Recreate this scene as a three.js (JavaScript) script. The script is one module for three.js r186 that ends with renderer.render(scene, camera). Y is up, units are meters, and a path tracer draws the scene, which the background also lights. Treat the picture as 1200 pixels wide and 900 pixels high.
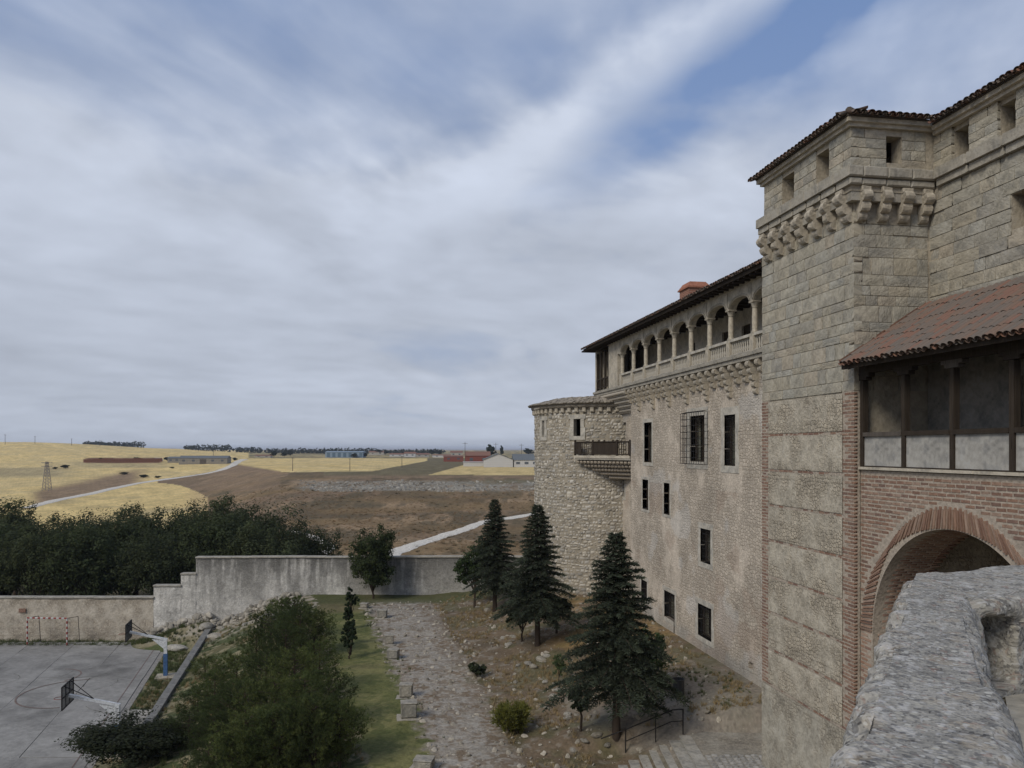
import * as THREE from 'three';
import { mergeGeometries } from 'three/addons/utils/BufferGeometryUtils.js';

// ---------------------------------------------------------------- camera, sky, sun, exposure
const FOCAL = 950, HORIZON = 526, YAW = 9.27 * Math.PI / 180;   // photo pixels (1200 x 900); yaw between the castle front and the lens axis
const scene = new THREE.Scene();
const camera = new THREE.PerspectiveCamera(2 * Math.atan(450 / FOCAL) * 180 / Math.PI, 4 / 3, 0.1, 20000);
camera.rotation.y = -YAW;
camera.setViewOffset(1200, 900, 0, -(HORIZON - 450), 1200, 900);
const renderer = new THREE.WebGLRenderer({ antialias: true });
renderer.setSize(1024, 768);
renderer.toneMapping = THREE.LinearToneMapping;
renderer.toneMappingExposure = 1.38;
renderer.shadowMap.enabled = true;
const sun = new THREE.DirectionalLight(new THREE.Color(1, 0.93, 0.82), 1.5);
sun.position.set(-92, 88, 34);
sun.target.position.set(0, -10, -40);
sun.shadow.radius = 40;
sun.castShadow = true;
Object.assign(sun.shadow.camera, { left: -90, right: 90, top: 90, bottom: -90, near: 1, far: 400 });
sun.shadow.mapSize.set(2048, 2048);
scene.add(sun, sun.target);

// ---------------------------------------------------------------- random numbers and noise
function rng(seed) { let a = seed >>> 0; return () => { a = (a + 0x6D2B79F5) | 0; let t = Math.imul(a ^ (a >>> 15), 1 | a); t = (t + Math.imul(t ^ (t >>> 7), 61 | t)) ^ t; return ((t ^ (t >>> 14)) >>> 0) / 4294967296; }; }
const LAT = new Float32Array(65536); { const r = rng(77); for (let i = 0; i < 65536; i++) LAT[i] = r(); }
const sm = t => t * t * (3 - 2 * t);
const clamp = (x, a = 0, b = 1) => x < a ? a : x > b ? b : x;
const lerp = (a, b, t) => a + (b - a) * t;
const sstep = (a, b, x) => sm(clamp((x - a) / (b - a)));
function vn(x, y, per = 256) {                       // value noise, repeats every per cells
  const xi = Math.floor(x), yi = Math.floor(y), fx = sm(x - xi), fy = sm(y - yi);
  const x0 = ((xi % per) + per) % per, x1 = (x0 + 1) % per, y0 = ((yi % per) + per) % per, y1 = (y0 + 1) % per;
  const a = LAT[y0 * 256 + x0], b = LAT[y0 * 256 + x1], c = LAT[y1 * 256 + x0], d = LAT[y1 * 256 + x1];
  return a + (b - a) * fx + (c - a) * fy + (a - b - c + d) * fx * fy;
}
function fbm(x, y, oct = 4, per = 256) { let s = 0, a = 0.5, n = 0; for (let i = 0; i < oct; i++) { s += a * vn(x + i * 17.3 * (per === 256), y + i * 9.1 * (per === 256), per); n += a; a *= 0.5; x *= 2; y *= 2; per = Math.min(256, per * 2); } return s / n; }
function vn3(x, y, z) { const zi = Math.floor(z), f = sm(z - zi); return lerp(vn(x + zi * 37.7, y + zi * 11.3), vn(x + (zi + 1) * 37.7, y + (zi + 1) * 11.3), f); }
function fbm3(x, y, z, oct = 3) { let s = 0, a = 0.5, n = 0; for (let i = 0; i < oct; i++) { s += a * vn3(x, y, z); n += a; a *= 0.5; x *= 2.03; y *= 2.03; z *= 2.03; } return s / n; }
function cell(x, y, per, out) {                      // worley: out = [nearest, second, id]
  const xi = Math.floor(x), yi = Math.floor(y); let d1 = 9, d2 = 9, id = 0;
  for (let j = -1; j <= 1; j++) for (let i = -1; i <= 1; i++) {
    const cx = ((xi + i) % per + per) % per, cy = ((yi + j) % per + per) % per;
    const px = xi + i + 0.5 + (LAT[cy * 256 + cx] - 0.5) * 0.8, py = yi + j + 0.5 + (LAT[((cy + 101) & 255) * 256 + cx] - 0.5) * 0.8;
    const d = Math.hypot(px - x, py - y);
    if (d < d1) { d2 = d1; d1 = d; id = LAT[((cy + 57) & 255) * 256 + ((cx + 31) & 255)]; } else if (d < d2) d2 = d;
  }
  out[0] = d1; out[1] = d2; out[2] = id;
}

// ---------------------------------------------------------------- the sky: thin high cloud, blue gaps, grey bank low down
const CO = Math.cos(YAW), SI = Math.sin(YAW);
{
  const W = 3072, H = 1536, data = new Float32Array(W * H * 4), out = [0, 0, 0];
  const skyAt = (i, j) => {
      const el = ((j + 0.5) / H - 0.5) * Math.PI, y = Math.sin(el), ch = Math.cos(el), az = ((i + 0.5) / W - 0.5) * 2 * Math.PI, x = ch * Math.cos(az), d = -ch * Math.sin(az);
      if (y < -0.14) { out[0] = 0.12; out[1] = 0.1; out[2] = 0.08; return; }
      const L = x * CO - d * SI, D = x * SI + d * CO, e = Math.max(y, 0);
      // blue of the clear air
      const up = Math.pow(clamp(e), 0.5);
      let r = lerp(0.34, 0.025, up), g = lerp(0.40, 0.10, up), b = lerp(0.50, 0.29, up);
      // high thin cloud lies on a layer; the layer curves so that it never shrinks to nothing low down
      const q = 1 / (e + 0.13), X = L * q, Z = D * q;
      const wx = fbm(X * 0.8 + 5, Z * 0.8 + 9, 3) - 0.5, wz = fbm(X * 0.8 + 41, Z * 0.8 + 23, 3) - 0.5;
      const a = 0.7, sx = (X * Math.cos(a) - Z * Math.sin(a)) + wx * 1.0, sz = (X * Math.sin(a) + Z * Math.cos(a)) + wz * 1.0;
      const broad = fbm(X * 0.5 + 3.1, Z * 0.5 + 7.7, 5);
      const streak = fbm(sx * 1.4 + 11, sz * 0.75 + 3, 7);
      const fine = 0.6 * fbm(sx * 6 + 61 + wz * 2, sz * 3.0 + 13, 7) + 0.4 * fbm(X * 7 + 81 + wx * 3, Z * 7 + 19 + wz * 3, 6);
      const puff = fbm(X * 5 + 17, Z * 5 + 29, 5);
      const cover = lerp(1.25, 0.66, sstep(0.12, 0.46, e)) + 0.12 * sstep(0.5, 0.75, e) - 0.27 * sstep(0.08, 0.4, L) * sstep(0.24, 0.42, e) - 0.10 * sstep(0.32, 0.46, e);
      let dens = clamp((broad * 0.6 + streak * 0.75 + fine * 0.4 - 0.96 + cover * 0.62) * 1.9);
      // a long blue rift and the white plume beside it
      const Da = Math.max(D, 0.25), ahead = sstep(0.3, 0.6, D), across = (L / Da - 0.147 - 1.47 * (e / Da - 0.354)) / 1.78 + wx * 0.07 + (streak - 0.5) * 0.09 + (fine - 0.5) * 0.07, rift = Math.exp(-((across / 0.042) ** 2)) * sstep(0.24, 0.4, e) * ahead;
      const plume = Math.exp(-(((across + 0.09) / 0.05) ** 2)) * sstep(0.18, 0.34, e) * ahead;
      dens = clamp(dens - rift * 1.0 * (0.15 + streak * 0.7 + (puff - 0.5) * 1.6) + plume * 0.85 * (0.1 + fine * 1.1));
      const layers = fbm(X * 0.22 + 7, Z * 1.5 + 31, 6);
      const calm = lerp(0.4, 1, sstep(0.12, 0.4, e)), lum = 0.80 + 0.22 * (layers - 0.5) + (0.36 * (streak - 0.5) + 0.50 * (fine - 0.5) + 0.2 * (puff - 0.5)) * calm + 0.2 * plume - 0.05 * sstep(0.2, 0.02, e);
      const cr = 0.462 * lum, cg = 0.504 * lum, cb = 0.59 * lum;
      r = lerp(r, cr, dens * 0.94); g = lerp(g, cg, dens * 0.94); b = lerp(b, cb, dens * 0.94);
      if (y < 0) { const t = sstep(0, 0.12, -y); r = lerp(r, 0.12, t); g = lerp(g, 0.1, t); b = lerp(b, 0.08, t); }
      out[0] = r; out[1] = g; out[2] = b;
  };
  const put = (i, j) => { const k = (j * W + i) * 4; data[k] = out[0]; data[k + 1] = out[1]; data[k + 2] = out[2]; data[k + 3] = 1; };
  for (let j = 0; j < H; j += 4) for (let i = 0; i < W; i += 4) {          // full detail where the lens looks, every fourth texel elsewhere
    const el = ((j + 2) / H - 0.5) * Math.PI, az = ((i + 2) / W - 0.5) * 2 * Math.PI, x = Math.cos(az), d = -Math.sin(az), seen = x * SI + d * CO > 0.76 && el > -0.03 && el < 0.56;
    if (!seen) skyAt(i + 1.5, j + 1.5);
    for (let q = 0; q < 4; q++) for (let p = 0; p < 4; p++) { if (seen) skyAt(i + p, j + q); put(i + p, j + q); }
  }
  const t = new THREE.DataTexture(data, W, H, THREE.RGBAFormat, THREE.FloatType);
  t.mapping = THREE.EquirectangularReflectionMapping; t.magFilter = THREE.LinearFilter; t.minFilter = THREE.LinearFilter; t.wrapS = THREE.RepeatWrapping; t.needsUpdate = true;
  scene.background = t; scene.environment = t;
  scene.fog = new THREE.FogExp2(0xb9c0cc, 0.00011);
}

// ---------------------------------------------------------------- helpers
const taken = new Map();
function numbered(n) { const k = taken.get(n) || 0; taken.set(n, k + 1); return k ? n + '_' + String(k).padStart(3, '0') : n; }
function mark(o, label, category, group, kind) { o.userData = { label, category }; if (group) o.userData.group = group; if (kind) o.userData.kind = kind; return o; }
function thing(name, label, category, group, [x, y, z] = [0, 0, 0], turn = 0) { const o = new THREE.Group(); o.name = numbered(name); o.position.set(x, y, z); o.rotation.y = turn; scene.add(o); return mark(o, label, category, group); }
function obj(name, geo, mat, parent) { const m = new THREE.Mesh(geo, mat); m.name = parent ? name : numbered(name); (parent || scene).add(m); return m; }
function structure(name, geo, mat, label, category) { const m = obj(name, geo, mat); mark(m, label, category, null, 'structure'); return m; }
function copyOf(o, label) { const c = o.clone(); c.name = numbered(o.name.replace(/_\d{3}$/, '')); c.userData = { ...o.userData }; if (label) c.userData.label = label; scene.add(c); return c; }
const V = (x, y, z) => new THREE.Vector3(x, y, z);
const LD = (L, D, h = 0) => V(L * CO + D * SI, h, -(D * CO - L * SI));          // lens frame (across, depth) to world
const toLD = (x, d) => [x * CO - d * SI, x * SI + d * CO];
const atPx = (px, py, D) => LD((px - 600) / FOCAL * D, D, (HORIZON - py) / FOCAL * D);
const atH = (px, py, h) => atPx(px, py, -h * FOCAL / (py - HORIZON));            // a pixel on the level h below the eye
const dAt = (px, X) => X / Math.tan(Math.atan((px - 600) / FOCAL) + YAW);          // distance along the front where a pixel meets the plane x = X
const hAt = (py, X, d) => (HORIZON - py) * toLD(X, d)[1] / FOCAL;
const lin = (r, g, b) => new THREE.Color().setRGB(r, g, b);

function boxUV(geo, s = 1, ox = 0, oy = 0) {         // uv in metres on every face
  let g = geo.index ? geo.toNonIndexed() : geo; g.computeVertexNormals();
  const p = g.attributes.position, n = g.attributes.normal, uv = new Float32Array(p.count * 2);
  for (let i = 0; i < p.count; i += 3) {
    const ax = Math.abs(n.getX(i)), ay = Math.abs(n.getY(i)), az = Math.abs(n.getZ(i));
    for (let k = i; k < i + 3; k++) {
      const x = p.getX(k), y = p.getY(k), z = p.getZ(k);
      let u, v; if (ay > ax && ay > az) { u = x; v = z; } else if (ax > az) { u = z; v = y; } else { u = x; v = y; }
      uv[k * 2] = u * s + ox; uv[k * 2 + 1] = v * s + oy;
    }
  }
  g.setAttribute('uv', new THREE.BufferAttribute(uv, 2)); return g;
}
function bx(x0, x1, y0, y1, z0, z1) { const g = new THREE.BoxGeometry(x1 - x0, y1 - y0, z1 - z0); g.translate((x0 + x1) / 2, (y0 + y1) / 2, (z0 + z1) / 2); return boxUV(g); }
const bd = (x0, x1, y0, y1, d0, d1) => bx(x0, x1, y0, y1, -d1, -d0);             // castle frame: d runs away along the front
const bv = (x0, x1, y0, y1, z0, z1, r = 0.02) => {                                // box with cut edges
  const s = new THREE.Shape(), w = x1 - x0 - 2 * r, h = y1 - y0 - 2 * r; s.moveTo(0, 0); s.lineTo(w, 0); s.lineTo(w, h); s.lineTo(0, h);
  const g = new THREE.ExtrudeGeometry(s, { depth: z1 - z0 - 2 * r, bevelEnabled: true, bevelThickness: r, bevelSize: r, bevelSegments: 1, steps: 1 });
  g.translate(x0 + r, y0 + r, z0 + r); return boxUV(g);
};
const merge = a => mergeGeometries(a.map(g => { const q = g.index ? g.toNonIndexed() : g; for (const k of Object.keys(q.attributes)) if (!['position', 'normal', 'uv'].includes(k)) q.deleteAttribute(k); if (!q.attributes.uv) q.setAttribute('uv', new THREE.BufferAttribute(new Float32Array(q.attributes.position.count * 2), 2)); return q; }), false);
function tube(pts, r0, r1 = r0, seg = 6) {            // tapered tube through points
  const pos = [], idx = [], n = pts.length;
  const up = V(0.31, 0.2, 0.93).normalize();
  for (let i = 0; i < n; i++) {
    const t = V(0, 0, 0).subVectors(pts[Math.min(i + 1, n - 1)], pts[Math.max(i - 1, 0)]).normalize();
    const a = V(0, 0, 0).crossVectors(t, Math.abs(t.dot(up)) > 0.95 ? V(1, 0, 0) : up).normalize(), b = V(0, 0, 0).crossVectors(t, a), r = lerp(r0, r1, i / (n - 1));
    for (let k = 0; k < seg; k++) { const f = k / seg * 2 * Math.PI; pos.push(pts[i].x + (a.x * Math.cos(f) + b.x * Math.sin(f)) * r, pts[i].y + (a.y * Math.cos(f) + b.y * Math.sin(f)) * r, pts[i].z + (a.z * Math.cos(f) + b.z * Math.sin(f)) * r); }
  }
  for (let i = 0; i < n - 1; i++) for (let k = 0; k < seg; k++) { const a = i * seg + k, b = i * seg + (k + 1) % seg, c = a + seg, d = b + seg; idx.push(a, c, b, b, c, d); }
  const c0 = pos.length / 3; pos.push(pts[0].x, pts[0].y, pts[0].z, pts[n - 1].x, pts[n - 1].y, pts[n - 1].z);
  for (let k = 0; k < seg; k++) { idx.push(c0, k, (k + 1) % seg); const o = (n - 1) * seg; idx.push(c0 + 1, o + (k + 1) % seg, o + k); }
  const g = new THREE.BufferGeometry(); g.setAttribute('position', new THREE.Float32BufferAttribute(pos, 3)); g.setIndex(idx); g.computeVertexNormals(); return g;
}
const rod = (a, b, r, seg = 6) => tube([a, b], r, r, seg);
class Soup {                                          // many small faces in one geometry, coloured one by one
  constructor() { this.p = []; this.n = []; this.c = []; this.i = []; }
  quad(c, u, v, col) {                                // centre, half width, half height
    const k = this.p.length / 3; let nx = u.y * v.z - u.z * v.y, ny = u.z * v.x - u.x * v.z, nz = u.x * v.y - u.y * v.x; const l = Math.hypot(nx, ny, nz) || 1; nx /= l; ny /= l; nz /= l;
    this.p.push(c.x - u.x - v.x, c.y - u.y - v.y, c.z - u.z - v.z, c.x + u.x * 0.9 - v.x * 0.2, c.y + u.y * 0.9 - v.y * 0.2, c.z + u.z * 0.9 - v.z * 0.2, c.x + u.x * 0.3 + v.x, c.y + u.y * 0.3 + v.y, c.z + u.z * 0.3 + v.z, c.x - u.x * 0.9 + v.x * 0.3, c.y - u.y * 0.9 + v.y * 0.3, c.z - u.z * 0.9 + v.z * 0.3);
    for (let q = 0; q < 4; q++) { this.n.push(nx, ny, nz); this.c.push(col[0], col[1], col[2]); }
    this.i.push(k, k + 1, k + 2, k, k + 2, k + 3);
  }
  blade(a, b, w, col) {                               // thin triangle from a to tip b
    const k = this.p.length / 3, wx = w.x, wy = w.y, wz = w.z, dx = b.x - a.x, dy = b.y - a.y, dz = b.z - a.z;
    let nx = wy * dz - wz * dy, ny = wz * dx - wx * dz, nz = wx * dy - wy * dx; const l = Math.hypot(nx, ny, nz) || 1;
    this.p.push(a.x - wx, a.y - wy, a.z - wz, a.x + wx, a.y + wy, a.z + wz, b.x, b.y, b.z);
    for (let q = 0; q < 3; q++) { this.n.push(nx / l, ny / l, nz / l); this.c.push(col[0], col[1], col[2]); }
    this.i.push(k, k + 1, k + 2);
  }
  put(geo, m, col) {                                  // a transformed copy of a geometry
    const k = this.p.length / 3, P = geo.attributes.position, N = geo.attributes.normal, v = V(0, 0, 0), nm = new THREE.Matrix3().getNormalMatrix(m);
    for (let q = 0; q < P.count; q++) { v.fromBufferAttribute(P, q).applyMatrix4(m); this.p.push(v.x, v.y, v.z); v.fromBufferAttribute(N, q).applyMatrix3(nm).normalize(); this.n.push(v.x, v.y, v.z); this.c.push(col[0], col[1], col[2]); }
    if (geo.index) for (let q = 0; q < geo.index.count; q++) this.i.push(k + geo.index.getX(q)); else for (let q = 0; q < P.count; q++) this.i.push(k + q);
  }
  build() {
    const g = new THREE.BufferGeometry(); g.setAttribute('position', new THREE.Float32BufferAttribute(this.p, 3)); g.setAttribute('normal', new THREE.Float32BufferAttribute(this.n, 3)); g.setAttribute('color', new THREE.Float32BufferAttribute(this.c, 3)); g.setIndex(this.i); return g;
  }
}
const enc = x => Math.round(255 * clamp(x <= 0.0031308 ? 12.92 * x : 1.055 * Math.pow(x, 1 / 2.4) - 0.055));
function colourTex(w, h, fn, rx = 1, ry = 1) {         // fn(u, v) gives linear [r, g, b]
  const d = new Uint8Array(w * h * 4); const o = [0, 0, 0];
  for (let j = 0; j < h; j++) for (let i = 0; i < w; i++) { fn((i + 0.5) / w, (j + 0.5) / h, o); const k = (j * w + i) * 4; d[k] = enc(o[0]); d[k + 1] = enc(o[1]); d[k + 2] = enc(o[2]); d[k + 3] = 255; }
  const t = new THREE.DataTexture(d, w, h); t.colorSpace = THREE.SRGBColorSpace; t.wrapS = t.wrapT = THREE.RepeatWrapping; t.magFilter = THREE.LinearFilter; t.minFilter = THREE.LinearMipmapLinearFilter; t.generateMipmaps = true; t.repeat.set(rx, ry); t.needsUpdate = true; return t;
}
function greyTex(w, h, fn, rx = 1, ry = 1) { const d = new Uint8Array(w * h * 4); for (let j = 0; j < h; j++) for (let i = 0; i < w; i++) { const k = (j * w + i) * 4, g = Math.round(255 * clamp(fn((i + 0.5) / w, (j + 0.5) / h))); d[k] = d[k + 1] = d[k + 2] = g; d[k + 3] = 255; }
  const t = new THREE.DataTexture(d, w, h); t.wrapS = t.wrapT = THREE.RepeatWrapping; t.magFilter = THREE.LinearFilter; t.minFilter = THREE.LinearMipmapLinearFilter; t.generateMipmaps = true; t.repeat.set(rx, ry); t.needsUpdate = true; return t; }
const std = (c, o = {}) => new THREE.MeshPhysicalMaterial({ specularIntensity: 0.25, color: Array.isArray(c) ? lin(...c) : c, roughness: 0.92, metalness: 0, side: THREE.DoubleSide, ...o });

// ---------------------------------------------------------------- textures shared by many things (tiles of 2 m unless said)
const tStone = colourTex(512, 512, (u, v, o) => {
  const a = fbm(u * 4, v * 4, 5, 4), b = fbm(u * 24 + 3, v * 24, 3, 24), c = fbm(u * 9 + 5, v * 9 + 2, 4, 9);
  let l = 0.86 + (a - 0.5) * 0.6 + (b - 0.5) * 0.45; const moss = sstep(0.54, 0.72, c) * 0.46;      // grey lichen
  o[0] = l * lerp(1, 0.66, moss); o[1] = l * lerp(0.985, 0.68, moss); o[2] = l * lerp(0.95, 0.71, moss);
}, 0.5, 0.5);
const bStone = greyTex(512, 512, (u, v) => 0.55 * fbm(u * 10, v * 10, 5, 10) + 0.45 * fbm(u * 40, v * 40, 3, 40), 0.5, 0.5);
const wl = [0, 0, 0];
const tRubble = colourTex(1024, 1024, (u, v, o) => {                                   // rubble under worn render, 3 m tile
  cell(u * 22 + (fbm(u * 8, v * 8, 3, 8) - 0.5) * 1.2, v * 26, 22 * 26 % 256 === 0 ? 22 : 22, wl);
  const e = sstep(0.03, 0.16, wl[1] - wl[0]), a = fbm(u * 5, v * 5, 5, 5), render = sstep(0.42, 0.62, fbm(u * 3 + 7, v * 3, 4, 3)), b = fbm(u * 60, v * 60, 2, 60);
  let l = lerp(lerp(0.64, 0.68 + wl[2] * 0.26, e), 0.82, render * 0.85) + (a - 0.5) * 0.42 + (b - 0.5) * 0.30 + (fbm(u * 25 + 4, v * 25, 4, 25) - 0.5) * 0.4;
  o[0] = l; o[1] = l * lerp(0.96, 0.985, render); o[2] = l * lerp(0.90, 0.95, render);
}, 1 / 3, 1 / 3);
const bRubble = greyTex(1024, 1024, (u, v) => { cell(u * 22 + (fbm(u * 8, v * 8, 3, 8) - 0.5) * 1.2, v * 26, 22, wl); const render = sstep(0.42, 0.62, fbm(u * 3 + 7, v * 3, 4, 3)); return lerp(sstep(0.0, 0.3, wl[1] - wl[0]) * (0.6 + wl[2] * 0.4), 0.75, render * 0.85) * 0.45 + 0.3 * fbm(u * 60, v * 60, 2, 60) + 0.35 * fbm(u * 25 + 4, v * 25, 4, 25); }, 1 / 3, 1 / 3);
const tGrain = colourTex(256, 256, (u, v, o) => { const l = 0.8 + (fbm(u * 16, v * 16, 4, 16) - 0.5) * 0.6 + (fbm(u * 3, v * 3, 3, 3) - 0.5) * 0.3; o[0] = o[1] = o[2] = l; }, 1, 1);
const bGrain = greyTex(256, 256, (u, v) => fbm(u * 24, v * 24, 4, 24), 1, 1);
const tWood = colourTex(256, 512, (u, v, o) => { const l = 0.75 + (fbm(u * 40, v * 3, 4, 40) - 0.5) * 0.7 + (fbm(u * 5, v * 5, 3, 5) - 0.5) * 0.4; o[0] = l; o[1] = l * 0.97; o[2] = l * 0.94; }, 1.5, 0.5);
const M = {
  mortar: std([0.42, 0.375, 0.30], { map: tStone, bumpMap: bStone, bumpScale: 0.02 }),
  limestone: std([0.50, 0.455, 0.375], { map: tStone, bumpMap: bStone, bumpScale: 0.015 }),
  corbel: std([0.46, 0.415, 0.34], { map: tStone, bumpMap: bStone, bumpScale: 0.02 }),
  ledge: std([0.37, 0.345, 0.295], { map: tStone, bumpMap: bStone, bumpScale: 0.02 }),
  whiteFrame: std([0.51, 0.48, 0.42], { map: tStone, bumpMap: bStone, bumpScale: 0.008 }),
  panel: std([0.47, 0.43, 0.355], { map: tRubble, bumpMap: bRubble, bumpScale: 0.05 }),
  plainRender: std([0.42, 0.395, 0.335], { map: tRubble, bumpMap: bRubble, bumpScale: 0.03 }),
  brickMortar: std([0.45, 0.385, 0.31], { map: tGrain, bumpMap: bGrain, bumpScale: 0.01 }),
  wood: std([0.055, 0.044, 0.034], { map: tWood, roughness: 0.85 }),
  greyWood: std([0.13, 0.115, 0.10], { map: tWood, roughness: 0.9 }),
  dark: std([0.045, 0.042, 0.04], { roughness: 0.6 }),
  glass: new THREE.MeshPhysicalMaterial({ color: 0xf4f7f6, transmission: 1, thickness: 0, roughness: 0.06, ior: 1.5 }),
  pane: std([0.09, 0.10, 0.11], { roughness: 0.2, specularIntensity: 1 }),
  iron: std([0.025, 0.023, 0.022], { roughness: 0.7 }),
  whitewash: std([0.60, 0.575, 0.52], { map: tStone }),
  greyPlaster: std([0.40, 0.39, 0.365], { map: tStone, bumpMap: bStone, bumpScale: 0.006 }),
  vc: new THREE.MeshPhysicalMaterial({ specularIntensity: 0.25, vertexColors: true, roughness: 0.95, side: THREE.DoubleSide }),
  leaf: new THREE.MeshPhysicalMaterial({ specularIntensity: 0.12, vertexColors: true, roughness: 1, transmission: 0.35, thickness: 0, side: THREE.DoubleSide }),
  bark: std([0.085, 0.065, 0.05], { map: tWood }),
  clay: [[0.22, 0.125, 0.088], [0.20, 0.118, 0.088], [0.165, 0.13, 0.106], [0.15, 0.126, 0.106], [0.18, 0.125, 0.095], [0.25, 0.14, 0.095], [0.13, 0.112, 0.098]].map(c => std(c, { map: tGrain, bumpMap: bGrain, bumpScale: 0.006 })),
};
const ashlarTones = [[0.42, 0.393, 0.325], [0.40, 0.373, 0.31], [0.445, 0.415, 0.345], [0.385, 0.365, 0.31], [0.415, 0.38, 0.305], [0.365, 0.345, 0.295], [0.44, 0.40, 0.32], [0.35, 0.33, 0.285], [0.43, 0.385, 0.31], [0.405, 0.39, 0.34]].map(c => std(c, { map: tStone, bumpMap: bStone, bumpScale: 0.028 }));
const brickTones = [[0.30, 0.185, 0.13], [0.27, 0.165, 0.12], [0.33, 0.22, 0.16], [0.24, 0.155, 0.12], [0.35, 0.25, 0.19]].map(c => std(c, { map: tGrain, bumpMap: bGrain, bumpScale: 0.006 }));

// worn block, unit size, outer face towards +z
function wornBlock(seed, nx, ny, rough, inset, us, vs) {
  const r = rng(seed), pos = [], uv = [], idx = [], ox = r(), oy = r(), id = (i, j) => j * nx + i;
  for (let j = 0; j < ny; j++) for (let i = 0; i < nx; i++) {
    const ex = i === 0 || i === nx - 1, ey = j === 0 || j === ny - 1; let x = i / (nx - 1) - 0.5, y = j / (ny - 1) - 0.5;
    if (ex) x *= 1 - inset * (0.6 + r() * 1.2); else x += (r() - 0.5) * 0.12; if (ey) y *= 1 - inset * 1.6 * (0.6 + r() * 1.2); else y += (r() - 0.5) * 0.12;
    pos.push(x, y, 0.5 - (ex || ey ? rough * (0.9 + r() * 1.3) : rough * r() * 0.9)); uv.push((x + 0.5) * us + ox, (y + 0.5) * vs + oy);
  }
  for (let j = 0; j < ny - 1; j++) for (let i = 0; i < nx - 1; i++) idx.push(id(i, j), id(i + 1, j), id(i + 1, j + 1), id(i, j), id(i + 1, j + 1), id(i, j + 1));
  const ring = []; for (let i = 0; i < nx; i++) ring.push(id(i, 0)); for (let j = 1; j < ny; j++) ring.push(id(nx - 1, j)); for (let i = nx - 2; i >= 0; i--) ring.push(id(i, ny - 1)); for (let j = ny - 2; j > 0; j--) ring.push(id(0, j));
  const b0 = pos.length / 3, m = ring.length; for (const k of ring) { pos.push(pos[k * 3], pos[k * 3 + 1], pos[k * 3 + 2], pos[k * 3], pos[k * 3 + 1], -0.5); uv.push(uv[k * 2], uv[k * 2 + 1], uv[k * 2], uv[k * 2 + 1] + 0.1); }
  for (let k = 0; k < m; k++) { const a = b0 + k * 2, n = b0 + ((k + 1) % m) * 2; idx.push(a, a + 1, n + 1, a, n + 1, n); }
  const g = new THREE.BufferGeometry(); g.setAttribute('position', new THREE.Float32BufferAttribute(pos, 3)); g.setAttribute('uv', new THREE.Float32BufferAttribute(uv, 2)); g.setIndex(idx); g.computeVertexNormals(); return g;
}
const blockGeos = [1, 2, 3, 4, 5, 6, 7, 8, 9, 10, 11, 12].map(s => wornBlock(s * 13, 5, 4, 0.028, 0.010, 0.75, 0.36));
const brickGeos = [1, 2, 3, 4].map(s => wornBlock(s * 29, 3, 2, 0.05, 0.025, 0.3, 0.08));
const rubbleGeos = [1, 2, 3, 4, 5].map(s => wornBlock(s * 41, 4, 4, 0.16, 0.09, 0.5, 0.3));
const rockGeos = [1, 2, 3, 4, 5].map(s => { const g = new THREE.IcosahedronGeometry(1, 2), p = g.attributes.position; for (let i = 0; i < p.count; i++) { const x = p.getX(i), y = p.getY(i), z = p.getZ(i), k = 0.62 + 0.75 * fbm3(x * 1.1 + s * 7, y * 1.1 + 3, z * 1.1, 3); p.setXYZ(i, x * k, y * k * 0.8, z * k); } g.computeVertexNormals(); return boxUV(g); });

// W faces look out over the garden (towards -x), S faces look at the lens (towards +z)
function place(m, face, plane, u, h, w, hh, depth, proud) {
  m.scale.set(w, hh, depth);
  if (face === 'W') { m.rotation.y = -Math.PI / 2; m.position.set(plane - proud + depth / 2, h, -u); } else { m.position.set(u, h, -plane + proud - depth / 2); }
}
function wallW(plane, thick, d0, d1, h0, h1, holes = []) {
  const s = new THREE.Shape(); s.moveTo(d0, h0); s.lineTo(d1, h0); s.lineTo(d1, h1); s.lineTo(d0, h1); s.closePath();
  for (const [a, b, c, e] of holes) { const p = new THREE.Path(); p.moveTo(a, c); p.lineTo(a, e); p.lineTo(b, e); p.lineTo(b, c); p.closePath(); s.holes.push(p); }
  const g = new THREE.ExtrudeGeometry(s, { depth: thick, bevelEnabled: false }); g.applyMatrix4(new THREE.Matrix4().makeBasis(V(0, 0, -1), V(0, 1, 0), V(1, 0, 0)).setPosition(plane, 0, 0)); return boxUV(g);
}
function wallS(plane, thick, x0, x1, h0, h1, holes = []) {
  const s = new THREE.Shape(); s.moveTo(x0, h0); s.lineTo(x1, h0); s.lineTo(x1, h1); s.lineTo(x0, h1); s.closePath();
  for (const [a, b, c, e] of holes) { const p = new THREE.Path(); p.moveTo(a, c); p.lineTo(a, e); p.lineTo(b, e); p.lineTo(b, c); p.closePath(); s.holes.push(p); }
  const g = new THREE.ExtrudeGeometry(s, { depth: thick, bevelEnabled: false }); g.translate(0, 0, -plane - thick); return boxUV(g);
}
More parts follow.
